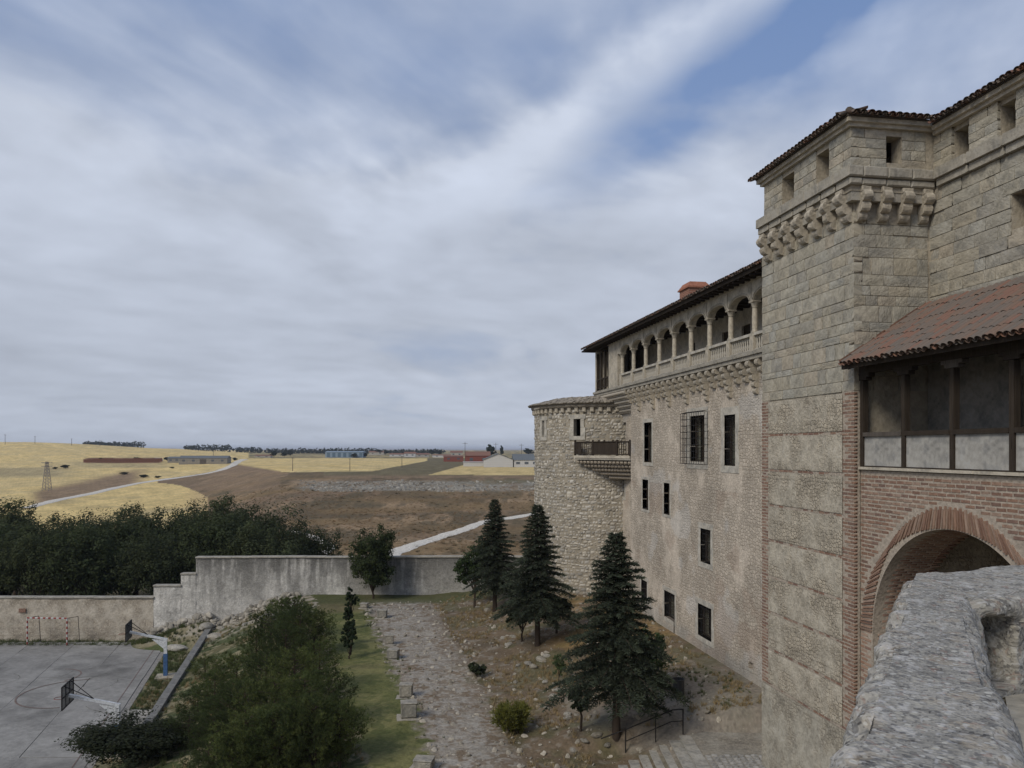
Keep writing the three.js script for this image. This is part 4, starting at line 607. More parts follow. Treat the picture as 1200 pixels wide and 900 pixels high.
  obj('end_pier', bd(FU + 0.02, 18.2, LED + 0.135, 7.1, 57.42, 57.75), M.limestone, w);
  obj('loggia_screen', bd(17.0, 17.1, LED + 0.2, 7.1, 54.3, 57.4), M.wood, w);
  // eaves and tiles
  const EX = 14.95, slope = V(0.94, 0.34, 0).normalize();
  const rf = obj('eave', merge([bd(EX, 18.6, 7.26, 7.32, TD1 - 0.3, 58.6), bd(EX - 0.02, EX + 0.05, 7.2, 7.38, TD1 - 0.3, 58.6)]), M.wood, w);
  for (let k = 0; k < 60; k++) { const d = TD1 + 0.2 + k * 0.54; obj('rafter_end', bd(EX + 0.06, FU - 0.07, 7.13, 7.259, d, d + 0.12), M.wood, w); }
  const slab = bx(0, 8.5, 0, 0.04, -58.6, -(TD1 - 0.3)); slab.rotateZ(Math.atan2(0.34, 0.94)); slab.translate(EX + 0.03, 7.34, 0); obj('roof_deck', slab, M.greyWood, w);
  tileRoof(w, V(EX - 0.1, 7.38, -58.7), V(0, 0, 1), slope, 154, 4, 0.21, 0.4, 61, 154, 'eave_tile');
  const hip = bx(14.9, 19.5, 7.2, 7.3, -59.0, -58.6); obj('hip_board', hip, M.wood, w);
  // chimney with a flared clay cap
  const chm = V(18.6, 0, -46.2); const ch = obj('chimney', bd(chm.x - 0.62, chm.x + 0.62, 7.5, 9.5, 45.45, 46.95), std([0.36, 0.16, 0.105], { map: tGrain, bumpMap: bGrain, bumpScale: 0.01 }), w);
  obj('chimney_cap', merge([bd(chm.x - 0.72, chm.x + 0.72, 9.51, 9.6, 45.35, 47.05), (() => { const g = new THREE.CylinderGeometry(0.7, 0.98, 0.3, 4, 1); g.rotateY(Math.PI / 4); g.scale(1.0, 1, 1.18); g.translate(chm.x, 9.76, chm.z); return boxUV(g); })()]), std([0.38, 0.165, 0.105], { map: tGrain }), ch);
  { const g = []; for (let h = 7.6; h < 9.48; h += 0.11) g.push(bd(chm.x - 0.628, chm.x + 0.628, h, h + 0.018, 45.442, 46.958)); obj('mortar_joints', merge(g), M.brickMortar, ch); }
  // cable down the wall to a white meter box
  obj('cable', merge([rod(V(FX - 0.03, hAt(726, FX, dAt(790.5, FX)), -dAt(790.5, FX)), V(FX - 0.03, hAt(752, FX, dAt(790.5, FX)), -dAt(790.5, FX)), 0.02)]), M.iron, w);
  // rear body so that no light enters from behind
  obj('rear_wall', merge([bd(25.7, 26, -12, 7.3, TD1, 60), bd(18.52, 26, -12, 7.2, 58.2, 58.6), bd(16.62, 26, LED - 0.6, LED - 0.32, TD1 - 0.6, 57.9)]), M.mortar, w);
}
// ---------------------------------------------------------------- round tower
{
  const cx = 17.66, cd = 60, R = 6, H0 = -14, H1 = 2.9, t = thing('round_tower', 'round rubble stone corner tower with corbelled rim and low stone roof', 'tower', null, [cx, 0, -cd]);
  // angle f: 0 looks at the lens (+z), positive towards -x
  const P = (f, h, r) => V(-Math.sin(f) * r, h, Math.cos(f) * r);
  const ang = px => { const th = Math.atan((px - 600) / FOCAL) + YAW, sx = Math.sin(th), sd = Math.cos(th), dot = cx * sx + cd * sd, q = dot - Math.sqrt(Math.max(0, R * R - (cx * cx + cd * cd - dot * dot))), x = q * sx - cx, d = q * sd - cd; return [Math.atan2(-x, -d), q * Math.cos(th - YAW)]; };
  const mk = (px0, px1, py0, py1) => { const [a, Da] = ang(px0), [b, Db] = ang(px1), D = (Da + Db) / 2; return [Math.min(a, b), Math.max(a, b), (HORIZON - py1) / FOCAL * D, (HORIZON - py0) / FOCAL * D]; };
  const wins = [mk(672.5, 680.5, 491, 511), mk(635.5, 638.5, 493, 512)];
  const fs = new Set(), hs = new Set(); for (let k = 0; k <= 96; k++) fs.add(-Math.PI + k * 2 * Math.PI / 96); for (let k = 0; k <= 20; k++) hs.add(lerp(H0, H1, k / 20)); for (const [a, b, c, e] of wins) { fs.add(a); fs.add(b); hs.add(c); hs.add(e); }
  const F = [...fs].sort((a, b) => a - b), Hs = [...hs].sort((a, b) => a - b), pos = [], uv = [];
  const inWin = (f, h, m = 0) => wins.some(([a, b, c, e]) => f > a - m / R && f < b + m / R && h > c - m && h < e + m);
  for (let i = 0; i < F.length - 1; i++) for (let j = 0; j < Hs.length - 1; j++) { if (inWin((F[i] + F[i + 1]) / 2, (Hs[j] + Hs[j + 1]) / 2)) continue; const q = [[i, j], [i + 1, j], [i + 1, j + 1], [i, j], [i + 1, j + 1], [i, j + 1]]; for (const [a, b] of q) { const p = P(F[a], Hs[b], R + 0.005); pos.push(p.x, p.y, p.z); uv.push(F[a] * R, Hs[b]); } }
  const g = new THREE.BufferGeometry(); g.setAttribute('position', new THREE.Float32BufferAttribute(pos, 3)); g.setAttribute('uv', new THREE.Float32BufferAttribute(uv, 2)); g.computeVertexNormals(); obj('wall', g, std([0.36, 0.32, 0.255], { map: tStone, bumpMap: bStone, bumpScale: 0.02 }), t);
  // rubble, stone by stone
  const s = new Soup(), r = rng(91), mt = new THREE.Matrix4(), q = new THREE.Quaternion(); let h = H0;
  while (h < H1 - 0.1) { const rh = 0.15 + r() * 0.13; let f = -1.3; while (f < 2.1) { const wd = (0.16 + r() * r() * 0.42) / R; const fm = f + wd / 2, hm = h + rh / 2; if (!inWin(fm, hm, 0.42) && r() > 0.012) { const l = 0.55 + r() * 0.62, wm = r(); const c = [0.46 * l, (0.415 + wm * 0.02) * l, (0.335 + wm * 0.05) * l]; q.setFromEuler(new THREE.Euler((r() - 0.5) * 0.15, -fm + (r() - 0.5) * 0.1, (r() - 0.5) * 0.38, 'YXZ')); mt.compose(P(fm, hm + (r() - 0.5) * 0.11, R - 0.06 + (r() - 0.5) * 0.07), q, V(wd * R * (0.85 + r() * 0.2), rh * (0.7 + r() * 0.5), 0.24)); s.put(rubbleGeos[Math.floor(r() * 5)], mt, c); } f += wd; } h += rh; }
  obj('rubble_stones', s.build(), M.vc, t).userData.kind = 'stuff';
  for (const [a, b, c, e] of wins) { const fm = (a + b) / 2, wd = (b - a) * R, wn = obj('window', bv(-wd / 2 - 0.36, wd / 2 + 0.36, c - 0.276, c - 0.004, -0.42, 0.07, 0.012), M.whiteFrame, t); wn.position.copy(P(fm, 0, R - 0.02)); wn.rotation.y = -fm; for (const [x0, x1, y0, y1] of [[-wd / 2 - 0.4, wd / 2 + 0.4, e, e + 0.32], [-wd / 2 - 0.38, -wd / 2, c, (c + e) / 2], [-wd / 2 - 0.28, -wd / 2, (c + e) / 2, e], [wd / 2, wd / 2 + 0.38, c, (c + e) / 2], [wd / 2, wd / 2 + 0.28, (c + e) / 2, e]]) obj('surround_stone', bv(x0, x1, y0 + 0.004, y1 - 0.004, -0.42, 0.07, 0.012), M.whiteFrame, wn); }
  // corbel table, rim and shallow roof of stone flags
  const cb = bv(-0.14, 0.14, -0.36, 0, -0.15, 0.22, 0.06); for (let k = 0; k < 34; k++) { const f = -1.2 + k * 0.096; const m = obj('corbel', cb, M.corbel, t); m.position.copy(P(f, H1 + 0.02, R)); m.rotation.y = -f; }
  const rim = new THREE.LatheGeometry([[R - 0.1, H1], [R + 0.24, H1 + 0.02], [R + 0.30, H1 + 0.1], [R + 0.29, H1 + 0.22], [R + 0.42, H1 + 0.28], [R + 0.38, H1 + 0.36], [R * 0.7, H1 + 0.8], [0.1, H1 + 1.35]].map(([x, y]) => new THREE.Vector2(x, y)), 64); obj('rim', boxUV(rim), std([0.30, 0.265, 0.215], { map: tStone, bumpMap: bStone, bumpScale: 0.03 }), t);
  const fl = new Soup(); for (let row = 0; row < 5; row++) for (let k = 0; k < 90; k++) { const f = -1.3 + k * 0.038 + (row % 2) * 0.019, rr = R + 0.34 - row * 0.42, yy = H1 + 0.36 + row * 0.1; q.setFromEuler(new THREE.Euler(-Math.PI / 2 + 0.25 + (r() - 0.5) * 0.2, -f, 0, 'YXZ')); const l = 0.7 + r() * 0.5; mt.compose(P(f, yy + r() * 0.06, rr), q, V(0.24, 0.5, 0.09)); fl.put(rubbleGeos[k % 5], mt, [0.30 * l, 0.265 * l, 0.215 * l]); }
  obj('roof_flags', fl.build(), M.vc, t).userData.kind = 'stuff';
  obj('spout', tube([P(1.32, H1 + 0.1, R), P(1.32, H1 - 0.02, R + 0.7)], 0.09, 0.07, 6), M.corbel, t);
}
// ---------------------------------------------------------------- corner balcony
{
  const A = [13.35, 55.1], B = [15.96, 50.55], H = -0.62, b = thing('corner_balcony', 'timber railed stone balcony set in the angle beside the round tower', 'balcony', null);
  const s = new THREE.Shape(); s.moveTo(A[0], A[1]); s.lineTo(B[0], B[1]); s.lineTo(16.55, 50.8); s.lineTo(16.55, 55); s.lineTo(14.3, 55.4); s.closePath();
  const ex = (s, dep, y) => { const g = new THREE.ExtrudeGeometry(s, { depth: dep, bevelEnabled: false }); g.applyMatrix4(new THREE.Matrix4().makeBasis(V(1, 0, 0), V(0, 0, -1), V(0, 1, 0)).setPosition(0, y, 0)); return boxUV(g); };
  obj('slab', ex(s, 0.16, H), M.limestone, b); obj('moulding', (() => { const g = ex(s, 0.12, 0); g.scale(0.985, 1, 0.997); g.translate(0.28, H - 0.125, -0.12); return g; })(), M.ledge, b);
  const n = V(A[0] - B[0], 0, -(A[1] - B[1])).normalize(), out = V(-(A[1] - B[1]), 0, -(A[0] - B[0])).normalize(), len = Math.hypot(A[0] - B[0], A[1] - B[1]), rot = Math.atan2(-n.z, n.x);
  const at = (f, h, o = -0.1) => V(B[0], h, -B[1]).addScaledVector(n, f * len).addScaledVector(out, o);
  const post = bv(-0.06, 0.06, 0, 1.05, -0.06, 0.06, 0.01); for (const f of [0.01, 0.23, 0.66, 0.99]) { const m = obj('post', post, M.wood, b); m.position.copy(at(f, H + 0.162)); m.rotation.y = rot; }
  obj('rail', merge([rod(at(0.01, H + 1.08), at(0.99, H + 1.08), 0.06, 5), rod(at(0.01, H + 0.26), at(0.99, H + 0.26), 0.04, 5)]), M.wood, b);
  const g = [], gp = []; for (let k = 1; k < 26; k++) { const f = k / 26; if (f > 0.25 && f < 0.64) continue; if (f > 0.87) continue; g.push(rod(at(f, H + 0.25), at(f, H + 1.08), 0.03, 5)); }
  obj('balusters', merge(g), M.wood, b).userData.kind = 'stuff';
  for (const [f0, f1] of [[0.24, 0.65], [0.87, 0.98]]) { const q = bx(0, (f1 - f0) * len, 0.28, 1.02, -0.02, 0.02); q.rotateY(rot); const o = at(f0, H); q.translate(o.x, H, o.z); obj('board_panel', q, M.wood, b); }
  for (let k = 0; k < 3; k++) { const c = new THREE.SphereGeometry(0.07, 8, 6); const p = at([0.3, 0.45, 0.55][k], H + 1.16); c.translate(p.x, p.y, p.z); obj('finial', c, M.wood, b); }
  // inverted stepped cone of little corbels
  const so = new Soup(), ball = new THREE.CylinderGeometry(0.12, 0.1, 0.22, 8); ball.rotateZ(Math.PI / 2); const mt = new THREE.Matrix4(), qq = new THREE.Quaternion().setFromAxisAngle(V(0, 1, 0), rot + Math.PI);
  for (let row = 0; row < 5; row++) for (let k = 0; k < 15 - row; k++) { const f = lerp(0.03 + row * 0.03, 0.95 - row * 0.1, k / (14 - row)); mt.compose(at(f, H - 0.28 - row * 0.26, -0.25 - row * 0.26), qq, V(1, 1, 1.1)); so.put(ball, mt, [0.34, 0.29, 0.225]); }
  obj('corbel_cluster', so.build(), M.vc, b).userData.kind = 'stuff';
  for (let row = 0; row < 5; row++) { const q = bx(0, len * (0.92 - row * 0.12), -0.13, 0.129, 0, 1.2); q.rotateY(rot); const o = at(0.04 + row * 0.03, 0, -0.3 - row * 0.26); q.translate(o.x, H - 0.28 - row * 0.26, o.z); obj('corbel_bed', q, M.corbel, b); }
}

// ================================================================ PERIMETER WALL AND COURT (lens-aligned frame)
const lensGroup = (name, label, cat, group) => thing(name, label, cat, group, [0, 0, 0], -YAW);
{
  const WD = 65, wall = lensGroup('perimeter_wall', 'long stepped boundary wall with stained render and rubble lower end', 'wall');
  const stain = colourTex(1024, 512, (u, v, o) => {                                     // 40 m x 8 m: black streaks run down from the coping
    const x = u * 40, y = v * 8; const run = fbm(x * 3.2, y * 0.4 + 3, 5) * 0.8 + 0.2 * fbm(x * 9, y * 1.5, 3), n = fbm(x * 0.7 + 9, y * 0.7, 5), top = clamp((y - 4.6) / 3.2), blot = fbm(x * 0.16 + 2, 5, 3) + 0.5 * sstep(26.3, 28.0, x + (run - 0.5) * 5) + 0.1 * sstep(0.5, 0.6, fbm(x * 0.5 + 3, 1, 2)), gr = vn(x * 20, y * 20);
    let l = 0.50 + (n - 0.5) * 0.34 + (fbm(x * 5, y * 5, 4) - 0.5) * 0.3; const dk = clamp(sstep(0.36, 0.78, run + top * 0.14 + (blot - 0.5) * 0.5) * (0.3 + top * 0.55)); l = lerp(l, 0.10, dk); l *= 0.78 + 0.44 * gr; o[0] = l; o[1] = l * 0.955; o[2] = l * 0.86;
  }, 1 / 40, 1 / 8); stain.offset.set(1, 0.985 + 8.7 / 8);
  const ren = std(0xffffff, { map: stain, bumpMap: bRubble, bumpScale: 0.06 }); const bR = bStone;
  const rub = std([0.50, 0.45, 0.375], { map: tRubble, bumpMap: bRubble, bumpScale: 0.06 });
  const seg = [[-62, -28.75, -12.0, 'r'], [-28.75, -26.55, -11.05, 'p'], [-26.55, -25.35, -10.1, 'p'], [-25.35, -21.0, -8.78, 'p'], [-21, -15, -8.75, 'p'], [-15, -9, -8.77, 'p'], [-9, -4, -8.74, 'p'], [-4, 3, -8.76, 'p']];
  seg.forEach(([a, b, h, k], i) => { const n = Math.max(2, Math.round((b - a) / 0.6)), g = new THREE.BoxGeometry(b - a - 0.004, h + 17, 0.5, n, 20, 1), p = g.attributes.position; for (let q = 0; q < p.count; q++) { const z = p.getZ(q); if (z > 0.2) p.setZ(q, z + (fbm(p.getX(q) * 0.8 + i * 9, p.getY(q) * 0.8 + 30, 4) - 0.5) * 0.16); } g.translate((a + b) / 2, (h - 17) / 2, -WD - 0.25); obj('wall_length', boxUV(g), k === 'r' ? rub : ren, wall);
    const nc = Math.max(1, Math.round((b - a) / 1.6)); for (let c = 0; c < nc; c++) obj('coping_stone', bv(lerp(a, b, c / nc) - 0.02, lerp(a, b, (c + 1) / nc) + (c === nc - 1 ? 0.06 : -0.026), h + 0.001 + (c % 3) * 0.006, h + 0.13 + (c % 3) * 0.006, -WD - 0.6, -WD + 0.1, 0.03), M.ledge, wall); });
  obj('foundation_stones', (() => { const s = new Soup(), r = rng(5), m = new THREE.Matrix4(), q = new THREE.Quaternion(); for (let k = 0; k < 240; k++) { const L = -29 + r() * 12, up = r(), hh = gH(L, 64.3); q.setFromEuler(new THREE.Euler(r(), r() * 6, r())); const sz = 0.1 + r() * 0.16; m.compose(V(L, hh + up * 0.5, -64.72 + (r() - 0.2) * 0.2), q, V(sz * 1.4, sz, sz)); const l = 0.6 + r() * 0.6; s.put(rockGeos[k % 5], m, [0.34 * l, 0.31 * l, 0.255 * l]); } return s.build(); })(), M.vc, wall).userData.kind = 'stuff';
  obj('broken_brick_patch', bx(-39.5, -38.95, -13.1, -12.8, -65.0, -64.9), brickTones[1], wall);

  // sports court, slab by slab
  const court = obj('sports_court', bx(-70, -22.9, -15.9, -15.45, -66, -20), M.mortar); court.rotation.y = -YAW; mark(court, 'cracked grey concrete sports court with faded red line markings', 'sports court', null, 'structure');
  { const tc = colourTex(1024, 1024, (u, v, o) => { const n = fbm(u * 6, v * 6, 5, 6), b = fbm(u * 50, v * 50, 3, 50), st = sstep(0.55, 0.7, fbm(u * 4 + 3, v * 4, 4, 4)); let l = 0.235 + (n - 0.5) * 0.16 + (b - 0.5) * 0.09; l *= 1 - 0.22 * st; o[0] = l * 1.03; o[1] = l * 0.98; o[2] = l * 0.88; }, 1 / 9, 1 / 9), bc = greyTex(256, 256, (u, v) => fbm(u * 40, v * 40, 4, 40), 1 / 3, 1 / 3); const mats = [1, 0.93, 1.06, 0.97].map(k => std([k, k, k], { map: tc, bumpMap: bc, bumpScale: 0.012 }));
    const rows = [64.3, 60.9, 54.2, 47.1, 40.2, 33, 26], r = rng(12);
    for (let j = 0; j < 6; j++) for (let i = 0; i < 11; i++) { const D0 = rows[j + 1], D1 = rows[j], a = -i * 3.55, b = -(i + 1) * 3.55, j1 = 0.016, w = () => (r() - 0.5) * 0.05, top = -15.3 + (r() - 0.5) * 0.012; const c = [[Lcourt(D0) + b + j1 + w(), D0 + j1], [Lcourt(D0) + a - j1 + w(), D0 + j1 + w()], [Lcourt(D1) + a - j1 + w(), D1 - j1 + w()], [Lcourt(D1) + b + j1 + w(), D1 - j1]]; const s = new THREE.Shape(c.map(([L, D]) => new THREE.Vector2(L, D))), g = new THREE.ExtrudeGeometry(s, { depth: 0.13, bevelEnabled: false }); g.applyMatrix4(new THREE.Matrix4().makeBasis(V(1, 0, 0), V(0, 0, -1), V(0, 1, 0)).setPosition(0, top - 0.13, 0)); obj('concrete_slab', boxUV(g), mats[Math.floor(r() * 4)], court); }
    // kerb strip and faded lines
    const line = std([0.21, 0.155, 0.13], { map: tGrain }), cl = std([0.29, 0.27, 0.24], { map: tGrain }); const par = (o, w, D0, D1, y, m, n) => { const s = new THREE.Shape([[Lcourt(D0) + o, D0], [Lcourt(D0) + o + w, D0], [Lcourt(D1) + o + w, D1], [Lcourt(D1) + o, D1]].map(q => new THREE.Vector2(...q))), g = new THREE.ShapeGeometry(s); g.applyMatrix4(new THREE.Matrix4().makeBasis(V(1, 0, 0), V(0, 0, -1), V(0, 1, 0)).setPosition(0, y, 0)); obj(n, boxUV(g), m, court); };
    par(-0.62, 0.06, 26, 64, -15.288, line, 'side_line'); par(0.02, 0.35, 26, 64, -15.33, cl, 'edge_strip');
    const arc = (L, D, ra, a0, a1) => { const g = new THREE.RingGeometry(ra - 0.05, ra + 0.05, 40, 1, a0, a1 - a0); g.rotateX(-Math.PI / 2); g.translate(L, -15.287, -D); obj('court_line', boxUV(g), line, court); };
    arc(-27.6, 50.8, 3.0, 1.7, 5.0); arc(-31, 54.5, 1.8, -0.6, 1.6);
    const cr = rng(8), cracks = []; for (let k = 0; k < 30; k++) { let L = Lcourt(50) - cr() * 26, D = 34 + cr() * 29, a = cr() * 6.3; for (let q = 0; q < 5; q++) { const n = 0.35 + cr() * 0.5, L2 = L + Math.cos(a) * n, D2 = D + Math.sin(a) * n; if (L2 > Lcourt(D2) - 0.7) break; const wd = 0.012 + cr() * 0.022, g = new THREE.PlaneGeometry(n, wd); g.rotateX(-Math.PI / 2); g.rotateY(a); g.translate((L + L2) / 2, -15.288, -(D + D2) / 2); cracks.push(boxUV(g)); L = L2; D = D2; a += (cr() - 0.5) * 1.1; } } const m = obj('weedy_cracks', merge(cracks), std([0.07, 0.068, 0.045]), court); m.userData.kind = 'stuff';
  }
}
// ---------------------------------------------------------------- basketball hoops, goal
{
  const white = std([0.72, 0.73, 0.72], { map: tGrain, roughness: 0.6 }), blue = std([0.075, 0.15, 0.29], { map: tGrain, roughness: 0.6 }), mesh = std([0.10, 0.10, 0.095], { roughness: 0.7 });
  const hoop = (label, painted) => {
    const o = thing('basketball_hoop', label, 'basketball hoop', 'basketball hoops beside the concrete court');
    obj('base', bv(-0.6, 0.6, -0.25, 0.08, -0.6, 0.6, 0.03), M.mortar, o);
    const pole = obj('pole', merge([bx(-0.1, 0.1, 1.55, 2.5, -0.1, 0.1)]), white, o); obj('lower_pole', bx(-0.125, 0.125, 0.08, 1.549, -0.125, 0.125), painted, pole);
    const arm = bx(-2.3, 0.12, -0.07, 0.07, -0.07, 0.07); arm.rotateZ(-0.27); arm.translate(0, 2.5, 0); obj('arm', boxUV(arm), white, o);
    const gs = new THREE.Shape([[0, 0], [-0.75, 0.1], [0, -0.6]].map(q => new THREE.Vector2(...q))), gg = new THREE.ExtrudeGeometry(gs, { depth: 0.03, bevelEnabled: false }); gg.translate(-0.1, 2.46, -0.015); obj('gusset', boxUV(gg), white, o);
    const X = -2.28, bars = [];                                                     // backboard: angle-iron frame filled with mesh
    for (const z of [-0.9, -0.3, 0.3, 0.9]) bars.push(bx(X - 0.025, X + 0.025, 2.65, 3.75, z - 0.025, z + 0.025)); for (const y of [2.65, 3.2, 3.75]) bars.push(bx(X - 0.025, X + 0.025, y - 0.025, y + 0.025, -0.92, 0.92));
    const bb = obj('backboard', merge(bars), M.iron, o); const wires = []; for (let z = -0.88; z < 0.9; z += 0.055) wires.push(rod(V(X, 2.66, z), V(X, 3.74, z), 0.008, 3)); for (let y = 2.68; y < 3.74; y += 0.055) wires.push(rod(V(X, y, -0.9), V(X, y, 0.9), 0.008, 3)); obj('wire_mesh', merge(wires), mesh, bb).userData.kind = 'stuff';
    for (const z of [-0.5, 0.5]) obj('brace', rod(V(X, 3.7, z), V(X + 1.2, 2.86, 0), 0.022, 5), M.iron, o);
    const ring = new THREE.TorusGeometry(0.23, 0.014, 6, 20); ring.rotateX(Math.PI / 2); ring.translate(X - 0.38, 3.0, 0); obj('ring', ring, std([0.2, 0.06, 0.04]), o);
    return o;
  };
  const a = hoop('white armed basketball hoop with blue lower post beside the low wall', blue); let p = LD(-23.25, 54.4, -15.28); a.position.copy(p); a.rotation.y = -YAW + 0.24;
  const b = hoop('white armed basketball hoop partly hidden by a round dark tree', blue); p = LD(-19.7, 40.5, -15.28); b.position.copy(p); b.rotation.y = -YAW + 0.22;
  const goal = thing('goal_frame', 'red and white striped goal frame standing before the rubble wall', 'goal', null, LD(-36.3, 63.3, -15.3).toArray(), -YAW - 0.05), red = std([0.36, 0.05, 0.045], { map: tGrain }), wh = std([0.7, 0.69, 0.66], { map: tGrain });
  const stripes = (name, pts) => { const g = { r: [], w: [] }; const [A, B] = pts, n = Math.round(A.distanceTo(B) / 0.21); const post = obj(name, new THREE.BufferGeometry(), red, goal); for (let k = 0; k < n; k++) { const q = rod(A.clone().lerp(B, k / n), A.clone().lerp(B, (k + 1) / n), 0.05, 8); (k % 2 ? g.w : g.r).push(q); } post.geometry = merge(g.r); obj('white_band', merge(g.w), wh, post); };
  stripes('post', [V(-1.6, 0, 0), V(-1.6, 2.08, 0)]); stripes('post', [V(1.6, 0, 0), V(1.6, 2.08, 0)]); stripes('crossbar', [V(-1.6, 2.08, 0), V(1.6, 2.08, 0)]);
  for (const s of [-1.6, 1.6]) obj('back_stay', merge([rod(V(s, 2.08, 0), V(s + 0.35, 2.05, -0.9), 0.022), rod(V(s + 0.35, 2.05, -0.9), V(s + 0.35, 0, -1.1), 0.022)]), M.iron, goal);
}
// ---------------------------------------------------------------- low retaining wall between court and bank
{
  const o = lensGroup('retaining_wall', 'low grey concrete retaining wall running down between court and shrubs', 'wall'); const r = rng(3), n = 14; const conc = std([0.22, 0.215, 0.20], { map: tStone, bumpMap: bStone, bumpScale: 0.03 });
  for (let k = 0; k < n; k++) { const D0 = lerp(38, 63.4, k / n), D1 = lerp(38, 63.4, (k + 1) / n) - 0.015, L0 = Lret(D0), L1 = Lret(D1), y = -13.95 + (r() - 0.5) * 0.03, g = bv(-0.22, 0.22, y - 0.24, y, 0, Math.hypot(D1 - D0, L1 - L0), 0.03); g.rotateY(Math.atan2(L1 - L0, -(D1 - D0))); g.translate(L0, 0, -D0); const m = obj('coping_stone', g, conc, o); const f = bx(-0.18, 0.18, -16, y - 0.242, 0.01, Math.hypot(D1 - D0, L1 - L0) - 0.01); f.rotateY(Math.atan2(L1 - L0, -(D1 - D0))); f.translate(L0, 0, -D0); obj('wall_length', f, conc, o); }
  const pad = lensGroup('concrete_pad', 'pale concrete pad between the court edge and low wall', 'paving'); const g = bv(-21.8, -19.9, -15.5, -15.1, -47, -43.6, 0.05); const p = g.attributes.position; for (let i = 0; i < p.count; i++) p.setX(i, p.getX(i) + (-p.getZ(i) - 45) * -0.24); obj('slab', boxUV(g), std([0.36, 0.34, 0.30], { map: tStone, bumpMap: bStone, bumpScale: 0.03 }), pad);
}
// ---------------------------------------------------------------- landing, steps and handrail below the tower
{
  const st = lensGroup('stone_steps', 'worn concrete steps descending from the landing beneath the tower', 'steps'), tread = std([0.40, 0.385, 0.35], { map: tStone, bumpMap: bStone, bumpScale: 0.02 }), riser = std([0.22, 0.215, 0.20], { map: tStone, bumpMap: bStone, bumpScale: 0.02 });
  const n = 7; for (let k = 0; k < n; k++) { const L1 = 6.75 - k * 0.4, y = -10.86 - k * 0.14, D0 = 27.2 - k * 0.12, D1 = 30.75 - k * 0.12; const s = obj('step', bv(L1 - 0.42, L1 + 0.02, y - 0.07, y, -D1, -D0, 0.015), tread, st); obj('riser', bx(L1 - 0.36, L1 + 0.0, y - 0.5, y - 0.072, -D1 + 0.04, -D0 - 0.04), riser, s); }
  obj('side_kerb', (() => { const g = bv(3.4, 6.9, 0, 0.22, -27.1, -26.8, 0.03); const p = g.attributes.position; for (let i = 0; i < p.count; i++) p.setY(i, p.getY(i) - 10.95 - (6.9 - p.getX(i)) * 0.34); return boxUV(g); })(), tread, st);
  const la = lensGroup('landing', 'cobbled grey landing at the foot of the tower', 'paving'), r = rng(17), cob = [0.36, 0.32, 0.40, 0.29].map(k => std([k, k * 0.97, k * 0.91], { map: tStone, bumpMap: bStone, bumpScale: 0.02 }));
  const bed = new THREE.Shape([[6.78, 24], [6.78, 30.9], [8.2, 31.5], [11.5, 31.6], [11.5, 24]].map(q => new THREE.Vector2(...q))), bg = new THREE.ExtrudeGeometry(bed, { depth: 0.5, bevelEnabled: false }); bg.applyMatrix4(new THREE.Matrix4().makeBasis(V(1, 0, 0), V(0, 0, -1), V(0, 1, 0)).setPosition(0, -11.39, 0)); obj('bed', boxUV(bg), std([0.33, 0.31, 0.27], { map: tRubble, bumpMap: bRubble, bumpScale: 0.02 }), la);
  for (let i = 0; i < 14; i++) for (let j = 0; j < 12; j++) { const L = 6.95 + i * 0.235, D = 27 + j * 0.24 + (i % 2) * 0.1; if (D > 28.9 || L > 10) continue; const m = obj('cobble', rubbleGeos[(i * 3 + j) % 5], cob[Math.floor(r() * 4)], la); m.rotation.x = -Math.PI / 2; m.rotation.z = (r() - 0.5) * 0.4; m.position.set(L, -10.9, -D); m.scale.set(0.22, 0.225, 0.1); }
  const hr = lensGroup('handrail', 'dark iron handrail with two bars beside the concrete steps', 'handrail'), D = 31.05, T = (L, h) => V(L, h, -D); const a = T(6.55, -10.93), b = T(4.35, -11.72);
  obj('post', rod(a, T(6.55, -9.96), 0.028), M.iron, hr); obj('post', rod(b, T(4.35, -10.72), 0.028), M.iron, hr); obj('top_bar', tube([T(6.55, -9.97), T(6.15, -10.0), T(4.35, -10.75), T(3.4, -11.1)], 0.026), M.iron, hr); obj('middle_bar', tube([T(6.55, -10.42), T(6.1, -10.45), T(4.35, -11.2)], 0.02), M.iron, hr); obj('post', rod(T(5.5, -11.3), T(5.5, -10.28), 0.022), M.iron, hr);
}
